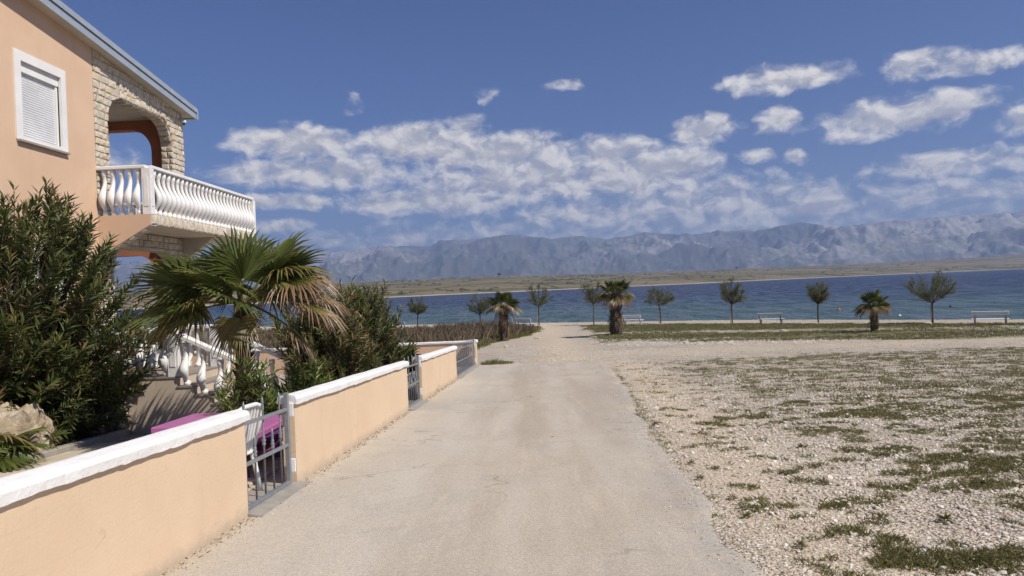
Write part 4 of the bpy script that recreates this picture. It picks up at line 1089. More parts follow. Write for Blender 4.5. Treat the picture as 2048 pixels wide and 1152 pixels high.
# ------------------------------------------------------------------ plants
def unit(v): return v/np.maximum(np.linalg.norm(v, axis=-1, keepdims=True), 1e-9)
def leaf_mesh(name, P, D, Nn, ln, wd, tint, fold=.25, bend=.15):
    """lance-shaped leaves: base points P, directions D, normals Nn; folded along the midrib"""
    S_ = unit(np.cross(D, Nn)); Nn = np.cross(S_, D); ln = ln[:, None]; wd = wd[:, None]
    tip = P+D*ln-Nn*ln*bend
    mid = P+D*ln*.45-Nn*ln*bend*.2
    a = mid+S_*wd*.5+Nn*wd*fold; b_ = mid-S_*wd*.5+Nn*wd*fold
    V = np.stack([P, a, tip, b_], 1).reshape(-1, 3); n = len(P); i_ = np.arange(n)*4
    F = np.concatenate([np.stack([i_, i_+1, i_+2], 1), np.stack([i_, i_+2, i_+3], 1)])
    return np_mesh(name, V, F, False, {'tint': np.repeat(tint, 4)})
def multi_tube(paths, rads, n=4):
    V = []; F = []; b_ = 0
    for pts, rd in zip(paths, rads):
        pts = np.asarray(pts); k = len(pts)
        d = np.gradient(pts, axis=0); d = unit(d)
        ref = np.where(np.abs(d[:, 2:3]) < .9, np.array([[0, 0, 1.]]), np.array([[1., 0, 0]]))
        a = unit(np.cross(d, ref)); c = np.cross(d, a)
        ang = np.arange(n)*2*PI/n
        ring = pts[:, None, :]+(a[:, None, :]*np.cos(ang)[None, :, None]+c[:, None, :]*np.sin(ang)[None, :, None])*np.asarray(rd)[:, None, None]
        V.append(ring.reshape(-1, 3)); i_ = b_+np.arange(k*n).reshape(k, n); j = np.roll(i_, -1, 1)
        F.append(np.stack([i_[:-1], j[:-1], j[1:], i_[1:]], -1).reshape(-1, 4)); b_ += k*n
    return np.concatenate(V), np.concatenate(F)

def oleander(loc, dims, H, nshoot, seed, label, mat='oleander', leaf=.12, dead=.10, per=54, group=None, lean=(0, 0), low=.12, cat='shrub'):
    r_ = np.random.RandomState(seed)
    e = empty('oleander_bush', loc, 0, label, cat, group)
    paths = []; rads = []; P = []; D = []; Nn = []; T = []
    for k in range(nshoot):
        a = r_.uniform(0, 2*PI); rr = r_.uniform(0, 1)**.5; hz_ = r_.uniform(low, 1)
        prof_ = math.sqrt(max(0, 1-(max(hz_-.45, 0)/.60)**2))*(.66+.34*min(1, hz_/.35))*(1+.22*math.sin(3*a+seed)*math.sin(5*hz_+seed))
        if r_.rand() < .72: rr = r_.uniform(.75, 1.08)
        jut = 1+.22*r_.normal()*(r_.rand() < .3)
        rr = rr*jut
        tipp = np.array([math.cos(a)*rr*prof_*dims[0]+lean[0]*hz_, math.sin(a)*rr*prof_*dims[1]+lean[1]*hz_, hz_*H*r_.uniform(.93, 1.05)])
        base_ = np.array([r_.normal(0, .10*dims[0]), r_.normal(0, .10*dims[1]), 0])
        c1 = base_+np.array([(tipp[0]-base_[0])*.35, (tipp[1]-base_[1])*.35, tipp[2]*r_.uniform(.22, .62)])
        t = np.linspace(0, 1, 9)[:, None]
        pts = (1-t)**2*base_+2*t*(1-t)*c1+t*t*tipp
        pts = pts+r_.normal(0, .015, pts.shape)*t
        paths.append(pts); rads.append(np.linspace(.016, .004, 9)*(1.0 if k % 6 else 1.5))
        # leaves along the outer part, in whorls of three
        ll = np.linalg.norm(np.diff(pts, axis=0), axis=1).sum()
        use = min(.85, r_.uniform(.38, .75)/max(ll, .2)); m_ = int(per*r_.uniform(.7, 1.2))
        s = 1-use*np.sort(r_.uniform(0, 1, m_))**.9; s[:3] = 1.
        idx = s*8; i0 = np.clip(idx.astype(int), 0, 7); f = (idx-i0)[:, None]
        pp = pts[i0]*(1-f)+pts[i0+1]*f; dd = unit(pts[i0+1]-pts[i0])
        th = np.arange(m_)*2.1+r_.uniform(0, 6)+r_.normal(0, .3, m_)
        q = unit(np.cross(dd, [.3, .2, 1.])); w_ = np.cross(dd, q)
        rad = q*np.cos(th)[:, None]+w_*np.sin(th)[:, None]
        op_ = r_.uniform(.5, 1.15, m_)[:, None]*(1.25-.55*(s[:, None] > .97))
        d_ = unit(dd+rad*op_+np.array([0, 0, .12])); nn = unit(dd*1.0-rad*.3+np.array([0, 0, .5]))
        P.append(pp); D.append(d_); Nn.append(nn)
        isdead = r_.rand() < dead
        tv = r_.uniform(.05, .55, m_)+.16*(s > .8)+r_.uniform(-.08, .12)
        dm = (r_.rand(m_) < (.45 if isdead else dead*.55)); tv = np.where(dm, r_.uniform(.78, 1, m_), tv)
        T.append(tv)
    P = np.concatenate(P); D = np.concatenate(D); Nn = np.concatenate(Nn); T = np.concatenate(T)
    n = len(P); ln = leaf*r_.uniform(.6, 1.3, n)
    link('foliage', leaf_mesh('foliage', P, D, Nn, ln, ln*r_.uniform(.15, .24, n), T), M[mat], e)
    V, F = multi_tube(paths, rads, 3)
    link('stems', np_mesh('stems', V, F, True), M['bark'], e)
    return e
oleander((-8.0, 10.9, gz(0, 11)+.03), (2.05, 1.8), 3.75, 640, 201, 'huge dark green oleander bush in front of the peach house', per=52, leaf=.17, dead=.16, low=.06)
oleander((-7.35, 11.15, gz(0, 11)+.03), (.9, .55), 2.2, 180, 207, 'lower oleander clump reaching over the stairs from the big bush', per=46, leaf=.16, dead=.25, low=.12)
oleander((-3.82, 9.72, gz(0, 10)), (.42, .36), 1.2, 90, 211, 'small bright green oleander in front of the fan palm', 'oleander_bright', .15, .06, per=34)
oleander((-3.45, 10.9, gz(0, 10.6)), (.45, .7), 1.1, 90, 213, 'low bright green oleander just behind the wall right of the palm', 'oleander_bright', .14, .06, per=34)
oleander((-3.95, 13.9, gz(0, 13.9)), (.85, 1.2), 2.25, 280, 217, 'brownish oleander behind the wall, right behind the palm', per=46, dead=.5, leaf=.16)
oleander((-3.75, 15.9, gz(0, 15.9)), (.85, 1.25), 2.5, 260, 223, 'tallest oleander in the row behind the wall with upright shoots against the sea', per=46, dead=.28, leaf=.16)
oleander((-3.62, 17.0, gz(0, 17)), (.5, .7), 1.8, 130, 227, 'last oleander of the row towards the driveway gate', per=44, dead=.34, leaf=.16)

def fan_palm(loc, trunk_h, trunk_r, leaves, seed, label, cat='palm', nseg=34, skirt=0, group=None, boots=60, lean=(0, 0)):
    """leaves: list of (azimuth, elevation deg, petiole, radius, kind) kind 0 green, 1 yellowing, 2 dead and hanging"""
    r_ = np.random.RandomState(seed); e = empty('fan_palm', loc, 0, label, cat, group)
    top = np.array([lean[0], lean[1], trunk_h])
    # trunk with old leaf bases
    mb = MB(); rings = []; nk = 12
    for k in range(nk+1):
        t = k/nk; rr = trunk_r*(1.25-.45*t+.18*math.sin(t*9+seed))*(1 if t < .9 else .8)
        rings.append([(top[0]*t+rr*math.cos(2*PI*i_/10)*r_.uniform(.9, 1.1), top[1]*t+rr*math.sin(2*PI*i_/10)*r_.uniform(.9, 1.1), -.1+(trunk_h+.12)*t) for i_ in range(10)])
    mb.loft(rings); tr = mb.obj('trunk', M['palmbark'], e)
    mb = MB()
    for k in range(boots):
        t = r_.uniform(.05, .98); a = r_.uniform(0, 2*PI); rr = trunk_r*(1.2-.45*t); z = trunk_h*t; w_ = trunk_r*r_.uniform(.25, .45); l_ = r_.uniform(.6, 1.3)*trunk_r
        c = Vector((top[0]*t+rr*math.cos(a), top[1]*t+rr*math.sin(a), z)); o_ = Vector((math.cos(a), math.sin(a), 0)); s_ = Vector((-math.sin(a), math.cos(a), 0))
        b0 = c-o_*.03; tip = c+o_*l_*.55+Vector((0, 0, l_*.8))
        mb.add([b0-s_*w_, b0+s_*w_, tip+s_*w_*.3, tip-s_*w_*.3, b0-Vector((0, 0, w_*.6))], [(0, 1, 2, 3), (0, 4, 1), (0, 3, 4), (1, 4, 2), (3, 2, 4)])
    mb.obj('leaf_bases', M['palmbark'], tr)
    for (az_, el_, pl, rad, kind) in leaves:
        A_ = R(az_); E_ = R(el_)
        d0 = np.array([math.cos(A_)*math.cos(E_), math.sin(A_)*math.cos(E_), math.sin(E_)])
        g_ = np.array([0, 0, -1.])
        # petiole: curved
        st = top+np.array([math.cos(A_), math.sin(A_), 0])*trunk_r*.5-np.array([0, 0, .12 if kind == 2 else .03])
        k3 = kind == 3; kind = 1 if k3 else kind
        sag = .10 if kind == 0 else (.2 if kind == 1 else .35)
        tt = np.linspace(0, 1, 6)[:, None]
        pts = st+d0*pl*tt+g_*pl*sag*tt**2
        dirp = unit(pts[-1]-pts[-2]); hast = pts[-1]
        blade = unit(dirp+g_*(.15 if kind == 0 else .35 if kind == 1 else .9))
        side = unit(np.cross(blade, [0, 0, 1.])+1e-6); nrm = np.cross(side, blade)
        tw = r_.normal(0, .35); side, nrm = side*math.cos(tw)+nrm*math.sin(tw), nrm*math.cos(tw)-side*math.sin(tw)
        span = R(118 if kind == 0 else 105 if kind == 1 else 60); n = nseg if kind < 2 else int(nseg*.7)
        th = np.linspace(-span, span, n); dth = th[1]-th[0]
        V = []; F = []; T = []
        for q, a in enumerate(th):
            lseg = rad*(.72+.28*math.cos(a*.62))*r_.uniform(.93, 1.05)
            dr = blade*math.cos(a)+side*math.sin(a); sd_ = -blade*math.sin(a)+side*math.cos(a)
            cup = nrm*(.22*math.cos(a)-.02) if kind < 2 else nrm*0
            rows = [.05, .30, .55, .78, 1.0]; droop = [0, .0, .01, .06, .17] if kind == 0 else [0, .0, .02, .12, .36] if k3 else [0, .0, .05, .16, .36] if kind == 1 else [0, .02, .12, .3, .55]
            spl = .55 if kind < 2 else .35
            jit = r_.normal(0, .035, 3)*(1 if kind == 0 else 2)
            base_t = (r_.uniform(.12, .5) if kind == 0 else (r_.uniform(.62, 1.) if k3 else r_.uniform(.45, .75)) if kind == 1 else r_.uniform(.72, 1.))
            b0 = len(V)
            for w_i, (rw, dp) in enumerate(zip(rows, droop)):
                c = hast+dr*lseg*rw+cup*lseg*rw*rw*.6+g_*lseg*dp*(1.2 if kind else 1)
                if rw > spl: c = c+sd_*jit[0]*lseg*(rw-spl)*2+nrm*jit[1]*lseg*(rw-spl)*2
                hw = lseg*min(rw, spl)*math.tan(dth/2) if rw <= spl else lseg*spl*math.tan(dth/2)*(1-(rw-spl)/(1.0-spl))**.75
                if kind == 2: hw *= .8
                fold_ = hw*.9
                V += [c-sd_*hw, c+nrm*fold_*(1 if q % 1 == 0 else -1), c+sd_*hw]
                tp = base_t+(.30*max(0, rw-.72)/.28*r_.uniform(.3, 1.2) if kind == 0 else .15*max(0, rw-.5))
                if k3: tp = .38+.25*(base_t-.6)+min(.55, max(0, rw-.3)*1.15)
                T += [min(1, tp)]*3
            for w_i in range(4):
                i_ = b0+w_i*3; F += [(i_, i_+1, i_+4, i_+3), (i_+1, i_+2, i_+5, i_+4)]
        fr = link('frond', np_mesh('frond', np.array(V), np.array(F), False, {'tint': T}), M['fan'], e)
        PV_, PF_ = multi_tube([pts], [np.linspace(.024, .012, 6)*(.8 if trunk_r < .15 else 1.2)], 4)
        link('petiole', np_mesh('petiole', PV_, PF_, True, {'tint': np.full(len(PV_), .52 if kind < 2 else .85)}), M['fan'], fr)
    return e
hero = [(176, 42, .66, .95, 0), (200, 26, .68, .92, 0), (150, 34, .6, .9, 0), (190, 6, .66, .9, 0), (222, -2, .55, .8, 0), (250, 40, .42, .8, 0), (110, 74, .5, .92, 0), (125, 58, .55, .9, 0), (75, 56, .55, .95, 0), (25, 58, .62, .95, 0), (355, 44, .66, .9, 0), (300, 62, .4, .75, 0), (212, 12, .5, .8, 1), (270, 22, .35, .66, 0),
        (8, 46, .78, .85, 1), (30, 40, .8, .85, 3), (356, 34, .85, .72, 3), (25, 18, .95, .66, 3), (2, 8, .95, .6, 3), (50, 14, .85, .7, 3), (290, -55, .22, .5, 1), (245, -66, .22, .5, 1), (60, 30, .7, .8, 3), (10, -24, .7, .5, 3)]
hero = [(a, e_, p*.94, q*.94, k) for a, e_, p, q, k in hero]
fan_palm((-4.06, 10.15, gz(0, 10.15)), 2.06, .125, hero, 301, 'shaggy fan palm with green fans and dead brown fronds in the garden', nseg=40, boots=90)
def ring_leaves(r_, n, el_lo, el_hi, pl, rad, kind): return [(r_.uniform(0, 360), r_.uniform(el_lo, el_hi), pl*r_.uniform(.8, 1.2), rad*r_.uniform(.85, 1.1), kind) for _ in range(n)]
rp = random.Random(5)
def mk(rp, ng, ny, nd, pl, rad):
    return [(i_*360/ng+rp.uniform(-20, 20), rp.uniform(25, 80), pl*rp.uniform(.8, 1.1), rad*rp.uniform(.9, 1.1), 0) for i_ in range(ng)]+[(i_*360/ny+rp.uniform(-20, 20), rp.uniform(0, 25), pl*rp.uniform(.8, 1.2), rad, 1) for i_ in range(ny)]+[(i_*360/nd+rp.uniform(-20, 20), rp.uniform(-28, 20), pl*rp.uniform(.8, 1.2), rad*.85, 3 if i_ % 4 else 2) for i_ in range(nd)]
fan_palm((-3.35, 17.3, gz(0, 17.3)), .35, .10, mk(rp, 8, 3, 2, .5, .62), 307, 'small stemless fan palm leaning over the wall near the middle gate', nseg=26, boots=10)
fan_palm((-1.95, 46.6, gz(-1.95, 46.6)), 2.25, .25, mk(rp, 10, 2, 12, .5, .72)+[(0, -78, .75, .75, 2), (180, -80, .7, .7, 2)], 311, 'fan palm standing in the brown scrub left of the gravel track', nseg=22, boots=70)
fan_palm((5.15, 46.9, gz(5.15, 46.9)+.08), 2.65, .34, mk(rp, 11, 2, 12, .55, .70)+[(10, -80, .8, .7, 2), (-20, -76, .9, .7, 2), (170, -80, .8, .7, 2), (200, -82, .9, .7, 2), (255, -82, .9, .7, 2)], 313, 'tallest thick trunked fan palm right of the gravel track', nseg=22, boots=100)
fan_palm((17.6, 38.9, gz(17.6, 38.9)+.1), 1.45, .17, mk(rp, 7, 2, 11, .42, .58)+[(190, -78, .55, .4, 2)], 317, 'short fan palm with mostly brown fronds alone on the right grass', nseg=20, boots=60)
# spiky plants at the left edge of the frame
fan_palm((-6.98, 9.15, gz(0, 9.15)+.05), .25, .09, [(20, 10, .25, .5, 0), (60, 25, .25, .5, 0), (330, -5, .3, .5, 0), (290, 5, .3, .45, 0), (100, 30, .2, .45, 0), (0, 40, .2, .5, 1), (250, 30, .2, .45, 0)], 319, 'low spiky dwarf palm at the bottom left in front of the boulder', nseg=22, boots=6)

# tamarisk trees along the beach
def tamarisk(loc, H, cw, seed, label, stake=False, clear=.44, lean=0.):
    r_ = np.random.RandomState(seed); e = empty('tamarisk_tree', loc, 0, label, 'tree', 'young tamarisk trees along the beach')
    ht = H*clear
    tp = np.array([lean*ht, 0, ht]); mid = np.array([lean*ht*.3, r_.normal(0, .03), ht*.5])
    V, F = multi_tube([[np.array([0, 0, -.1]), mid, tp]], [[.062, .052, .045]], 7)
    tr = link('trunk', np_mesh('trunk', V, F, True), M['bark'], e)
    paths = []; rads = []; P = []; D = []
    for k in range(14):
        a = k*2.4+r_.uniform(-.3, .3); out = (r_.uniform(.25, 1.)**.7)*cw/2; up = (H-ht)*r_.uniform(.8, 1.03)*(1-.55*(out/(cw/2))**2)
        if k > 9: out = cw/2*r_.uniform(.7, .95); up = (H-ht)*r_.uniform(.15, .4)
        end = tp+np.array([math.cos(a)*out, math.sin(a)*out, up])
        c1 = tp+np.array([math.cos(a)*out*.6, math.sin(a)*out*.6, up*.45])
        t = np.linspace(0, 1, 8)[:, None]; pts = (1-t)**2*tp+2*t*(1-t)*c1+t*t*end
        paths.append(pts); rads.append(np.linspace(.026, .006, 8))
        for j in range(9):
            s = r_.uniform(.18, .98); idx = min(6, int(s*7)); b_ = pts[idx]
            dd = unit(pts[idx+1]-pts[idx]); rv = unit(r_.normal(0, 1, 3)); d2 = unit(dd+rv*.62+np.array([0, 0, .15]))
            l2 = r_.uniform(.3, .75)*cw*.33*(1.2-s*.45)
            q = np.array([b_+d2*l2*u_+np.array([0, 0, -.05*l2*u_*u_]) for u_ in np.linspace(0, 1, 5)])
            paths.append(q); rads.append(np.linspace(.010, .003, 5))
            for w_ in range(6):
                s2 = r_.uniform(.15, 1); b2 = q[min(3, int(s2*4))]+r_.normal(0, .03, 3)
                d3 = unit(d2+r_.normal(0, .5, 3)+np.array([0, 0, .1])); l3 = r_.uniform(.12, .34)
                paths.append(np.array([b2, b2+d3*l3])); rads.append([.0045, .002])
                m_ = 13; uu = r_.uniform(0, 1.15, m_)[:, None]
                P.append(b2+d3*l3*uu+r_.normal(0, .025, (m_, 3))); D.append(unit(d3+r_.normal(0, .55, (m_, 3))+np.array([0, 0, .05])))
    V, F = multi_tube(paths, rads, 3)
    link('limbs', np_mesh('limbs', V, F, True), M['bark'], tr)
    P = np.concatenate(P); D = np.concatenate(D); n = len(P); Nn = unit(r_.normal(0, 1, (n, 3)))
    ln = r_.uniform(.06, .13, n)
    link('crown', leaf_mesh('crown', P, D, Nn, ln, ln*.17, r_.uniform(0, 1, n), .1), M['tamarisk'], e)
    if stake: MB().tube([(-.16, -.12, -.1), (-.13, -.10, ht*.98)], [.03, .028], 6).obj('stake', M['stake'], e)
TT = [(-10.6, 66.8, 3.35, 1.9, 'young tamarisk tree beyond the brown scrub, leftmost on the beach', False, .45),
      (-5.0, 68.4, 3.5, 2.3, 'young tamarisk tree just left of the fan palm in the scrub', False, .36),
      (.42, 71.0, 4.3, 2.7, 'tall young tamarisk tree at the left side of the gravel track', True, .42),
      (5.3, 66.5, 4.2, 2.6, 'young tamarisk tree partly behind the tallest fan palm', False, .45),
      (11.05, 65.2, 3.55, 2.5, 'young staked tamarisk tree right of the tallest fan palm', True, .44),
      (15.15, 57.18, 3.75, 2.2, 'young staked tamarisk tree left of the lone bench', True, .42),
      (19.58, 51.68, 3.35, 1.75, 'slim young tamarisk tree between bench and short palm', False, .42),
      (24.16, 45.62, 3.95, 2.9, 'widest tamarisk tree near the rightmost bench', True, .34)]
for k, (x, y, H_, w_, lb, stk, cl_) in enumerate(TT): tamarisk((x, y, gz(x, y)), H_, w_, 401+k*7, lb, stk, cl_, [.02, -.03, 0, .01, -.04, 0, .01, 0][k])

# ------------------------------------------------------------------ benches facing the sea
def bench(x, y, label):
    e = empty('park_bench', (x, y, gz(x, y)+.03), -PI/6, label, 'bench', 'white benches along the beach')
    ln = 1.75
    for dy, z in ((-.235, .82), (-.205, .70)): MB().bar((-ln/2, dy, z), (ln/2, dy, z), .035, .095, (0, -.3, 1)).obj('back_slat', M['benchslat'], e, bevel=.005)
    for dy in (-.02, .11, .24, .37): MB().box(-ln/2, dy-.055, .415, ln/2, dy+.055, .445).obj('seat_slat', M['benchslat'], e, bevel=.005)
    for s in (-1, 1):
        xx = s*(ln/2-.16)
        mb = MB().bar((xx, -.20, .86), (xx, .06, 0), .08, .10, (1, 0, 0)).bar((xx+.001, -.06, .375), (xx+.001, .42, .375), .075, .07).bar((xx-.001, .36, .36), (xx-.001, .16, 0), .072, .09, (1, 0, 0))
        mb.obj('leg', M['benchleg'], e)
        MB().box(xx-.15, -.12, -.1, xx+.15, .35, .015).obj('footing', M['concrete'], e)
bench(-12.3, 66.8, 'white slatted bench far left behind the brown scrub')
bench(-.95, 63.0, 'white slatted bench beside the fan palm left of the track')
bench(8.2, 62.4, 'white slatted bench behind the tallest fan palm')
bench(16.9, 53.5, 'white slatted bench standing alone between two tamarisk trees')
bench(24.95, 41.27, 'white slatted bench furthest right, near the widest tamarisk')

# ------------------------------------------------------------------ buoys
def buoy(x, y, r_, mat, label):
    e = empty('buoy', (x, y, SEA), 0, label, 'buoy', 'buoys off the beach')
    MB().lathe([(.02, -r_*.6), (r_*.7, -r_*.5), (r_, 0), (r_*.9, r_*.5), (r_*.45, r_*.9), (.03, r_)], 10).obj('float', M[mat], e, True)
    MB().lathe([(.03, r_*.95), (.05, r_*1.05), (.05, r_*1.3), (.01, r_*1.35)], 6).obj('eyelet', M[mat], e)
buoy(40.17, 98.74, .22, 'orange', 'orange buoy on the water left of the short palm')
buoy(38.7, 79.62, .17, 'buoywhite', 'small white buoy on the water right of the short palm')
buoy(52.5, 94.8, .22, 'buoydark', 'dark buoy on the water right of the widest tamarisk')

# ------------------------------------------------------------------ far things: lone tree, scrub, pylons
def far_tree(a, rr, H_, seed, label):
    x, y, z = land_z(a, rr); r_ = np.random.RandomState(seed); e = empty('far_tree', (x, y, z-.3), 0, label, 'tree')
    MB().tube([(0, 0, 0), (.2, 0, H_*.5)], [.35, .2], 6).obj('trunk', M['bark'], e)
    n = 420; c = unit(r_.normal(0, 1, (n, 3)))*r_.uniform(.3, 1, (n, 1))**.5*np.array([H_*.55, H_*.55, H_*.32])+np.array([0, 0, H_*.7])
    link('crown', leaf_mesh('crown', c, unit(r_.normal(0, 1, (n, 3))), unit(r_.normal(0, 1, (n, 3))), np.full(n, H_*.16), np.full(n, H_*.12), r_.uniform(0, .5, n)), M['oleander'], e)
far_tree(-2.6, 1380, 13, 501, 'lone round tree on the skyline of the far shore')
far_tree(15.3, 1440, 12, 503, 'small tree on the far skyline above the staked tamarisk trees')
r_ = np.random.RandomState(9); P = []; D = []; Nn = []; Ls = []; T = []
for k in range(700):
    a = r_.uniform(-18, 36); rr = r_.uniform(30, 1350)
    if fbm(a*.5, rr*.004, 1., 3, 601) < .5: continue
    x, y, z = land_z(a, rr); m_ = 26; s_ = r_.uniform(.9, 2.2)
    for j in range(r_.randint(1, 4)):
        cx = x+r_.uniform(-30, 30); cy = y+r_.uniform(-3, 3)
        P.append(np.array([cx, cy, z+.2])+r_.normal(0, 1, (m_, 3))*np.array([s_, s_, s_*.35])+np.array([0, 0, s_*.4])); D.append(unit(r_.normal(0, 1, (m_, 3)))); Nn.append(unit(r_.normal(0, 1, (m_, 3)))); Ls.append(np.full(m_, s_*.9)); T.append(r_.uniform(0, .45, m_))
P = np.concatenate(P); Ls = np.concatenate(Ls)
o = link('far_scrub', leaf_mesh('far_scrub', P, np.concatenate(D), np.concatenate(Nn), Ls, Ls*.7, np.concatenate(T)), M['oleander']); tag(o, 'dark scrub and hedges scattered over the far shore', 'scrub', kind='stuff')
def pylon(a, rr, H_, label):
    x, y, z = land_z(a, rr); e = empty('power_pylon', (x, y, z-1), -R(a), label, 'pylon', 'power pylons on the far shore')
    mb = MB()
    for s in (-1, 1):
        for t in (-1, 1): mb.bar((s*2.2, t*2.2, 0), (s*.3, t*.3, H_), .35)
    for k in range(6):
        z0, z1 = H_*k/6, H_*(k+1)/6; w0, w1 = 2.2-1.9*k/6, 2.2-1.9*(k+1)/6
        for s in (-1, 1): mb.bar((-s*w0, -w0, z0), (s*w1, -w1, z1), .2)
    mb.obj('lattice', M['steel'], e)
    for k, w_ in ((.78, 5), (.88, 6), (.97, 4)): MB().bar((-w_, 0, H_*k), (w_, 0, H_*k), .35).obj('cross_arm', M['steel'], e)
pylon(29.0, 1440, 30, 'thin power pylon on the far shore above the widest tamarisk')
pylon(33.0, 1440, 27, 'thin power pylon on the far shore at the right edge')
pylon(22.4, 1440, 25, 'thin power pylon on the far shore left of the widest tamarisk')

# ------------------------------------------------------------------ dry scrub, grass, gravel
def blades(name, mat, X_, Y_, per, hgt, wid, spread, seed, tint=(0, 1), label=None, cat=None, zoff=0., lean=.6, kind='stuff', zf=None):
    r_ = np.random.RandomState(seed); n = len(X_)*per
    bx = np.repeat(X_, per)+r_.normal(0, 1, n)*np.repeat(spread, per); by = np.repeat(Y_, per)+r_.normal(0, 1, n)*np.repeat(spread, per)
    bz = np.repeat(surf_z(X_, Y_), per)+zoff
    a = r_.uniform(0, 2*PI, n); h_ = np.repeat(hgt, per)*r_.uniform(.5, 1.25, n); w_ = np.repeat(wid, per)*r_.uniform(.7, 1.3, n)
    la = r_.uniform(0, 2*PI, n); lm = h_*lean*r_.uniform(.1, 1.2, n)
    dx, dy = np.cos(a)*w_/2, np.sin(a)*w_/2
    mx, my = bx+np.cos(la)*lm*.35, by+np.sin(la)*lm*.35
    V = np.stack([np.stack([bx-dx, by-dy, bz-.01], 1), np.stack([bx+dx, by+dy, bz-.01], 1), np.stack([mx+dx*.7, my+dy*.7, bz+h_*.55], 1), np.stack([bx+np.cos(la)*lm, by+np.sin(la)*lm, bz+h_], 1)], 1).reshape(-1, 3)
    i_ = np.arange(n)*4
    F = np.concatenate([np.stack([i_, i_+1, i_+2], 1), np.stack([i_, i_+2, i_+3], 1)])
    tt = np.clip(np.repeat(r_.uniform(tint[0], tint[1], len(X_)), per)*.6+.4*r_.uniform(tint[0], tint[1], n), 0, 1)
    o = link(name, np_mesh(name, V, F, False, {'tint': np.repeat(tt, 4)}), M[mat]); tag(o, label, cat, None, kind)
    return o
r_ = np.random.RandomState(77)
def sample(n, x0, x1, y0, y1, dens, power=0.):
    """random spots, accepted by dens and thinned with distance"""
    out = np.zeros((0, 2)); tries = 0
    while len(out) < n and tries < 40:
        x = r_.uniform(x0, x1, n*4); y = r_.uniform(y0, y1, n*4); tries += 1
        p = dens(x, y)
        if power: p = p*np.clip((5./np.hypot(x, y))**power, 0, 1)
        k = r_.rand(n*4) < p; out = np.concatenate([out, np.stack([x[k], y[k]], 1)])
    return out[:n, 0], out[:n, 1]
vd = lambda x, y: sstep(veg_field(x, y)+1.0*(fbm(x, y, 6.5, 3, 19)-.5), .24, .66)
x, y = sample(40000, 1.3, 12, 3.6, 13, vd, .9)
d_ = np.hypot(x, y)
blades('field_grass', 'grass', x, y, 8, .010+.018*r_.rand(len(x))+.012*(fbm(x, y, .8, 2, 3) > .6), np.full(len(x), .0055), np.full(len(x), .024), 701, (0, 1), 'short olive grass tufts among the gravel in the right foreground', 'grass', .0, 1.3)
x, y = sample(34000, 1.6, 26, 11, 30, vd, .45)
blades('field_grass', 'grass', x, y, 5, .015+.025*r_.rand(len(x)), np.full(len(x), .012), np.full(len(x), .05), 703, (0, 1), 'thin grass tufts spread over the far gravel field', 'grass', .0, 1.2)
vi = lambda x, y: sstep(veg_field(x, y), .35, .7)*((y > 33) | (x < 0))
x, y = sample(26000, -16, 40, 33, 70, vi, 0)
blades('turf', 'grass', x, y, 5, .05+.04*r_.rand(len(x)), np.full(len(x), .03), np.full(len(x), .12), 705, (0, .7), 'flat green turf between the gravel and the beach', 'grass', .0, 1.)
# rosette weeds, countable ones
def weed(x, y, s, seed, label):
    q = np.random.RandomState(seed); n = 26; a = q.uniform(0, 2*PI, n); el_ = q.uniform(.2, 1.2, n)
    Dd = np.stack([np.cos(a)*np.cos(el_), np.sin(a)*np.cos(el_), np.sin(el_)], 1)
    ln = s*q.uniform(.6, 1.2, n)
    o = link('weed', leaf_mesh('weed', np.zeros((n, 3))+Dd*.01, Dd, np.tile([0, 0, 1.], (n, 1))+q.normal(0, .2, (n, 3)), ln, ln*.22, q.uniform(.1, .6, n), .2, .3), M['grass'], None, (x, y, sz(x, y)+.005))
    tag(o, label, 'weed', 'leafy weeds in the gravel')
ORD = ['nearest', 'second nearest', 'third nearest', 'fourth nearest', 'fifth nearest', 'sixth nearest', 'seventh nearest', 'eighth nearest', 'ninth nearest', 'tenth nearest', 'eleventh nearest', 'twelfth nearest']
for k, (wx_, wy_, s) in enumerate(sorted([(1.62, 5.95, .06), (1.66, 6.5, .05), (1.55, 7.3, .055), (1.62, 8.0, .05), (1.78, 5.2, .06), (1.72, 10.9, .06)], key=lambda q: q[1])):
    weed(wx_, wy_, s, 800+k, 'small leafy weed on the road edge, %s to the camera' % ORD[k])
for k, (wx_, wy_, s) in enumerate(sorted([(2.6, 6.9, .07), (3.1, 8.8, .07), (3.9, 9.6, .07), (4.3, 10.2, .06), (2.4, 9.2, .05), (3.4, 12.1, .07), (4.6, 8.1, .07), (5.1, 12.8, .06), (3.0, 5.6, .07), (3.9, 6.6, .07)], key=lambda q: q[1])):
    weed(wx_, wy_, s, 820+k, 'small leafy weed out in the gravel field, %s to the camera' % ORD[k])
yy_ = r_.uniform(4.2, 24, 260); yy_ = yy_[fbm(yy_, yy_*0, 1.1, 3, 991) > .53]
blades('edge_grass', 'grass', road_edge(yy_)+r_.normal(.09, .05, len(yy_)), yy_, 14, np.full(len(yy_), .028), np.full(len(yy_), .006), np.full(len(yy_), .035), 715, (0, .8), 'grass tufts rooted along the broken right edge of the road', 'grass', .0, 1.1)
# weeds hugging the pillar at the end of the wall
x = r_.uniform(-2.0, -.9, 140); y = r_.uniform(27.2, 28.2, 140)
blades('weed_patch', 'grass', x, y, 9, .06+.14*np.exp(-((x+1.6)/.4)**2)*r_.rand(len(x)), np.full(len(x), .012), np.full(len(x), .03), 707, (.1, .8), 'green weeds at the foot of the seaward gate pillar', 'weeds', .0, .8)
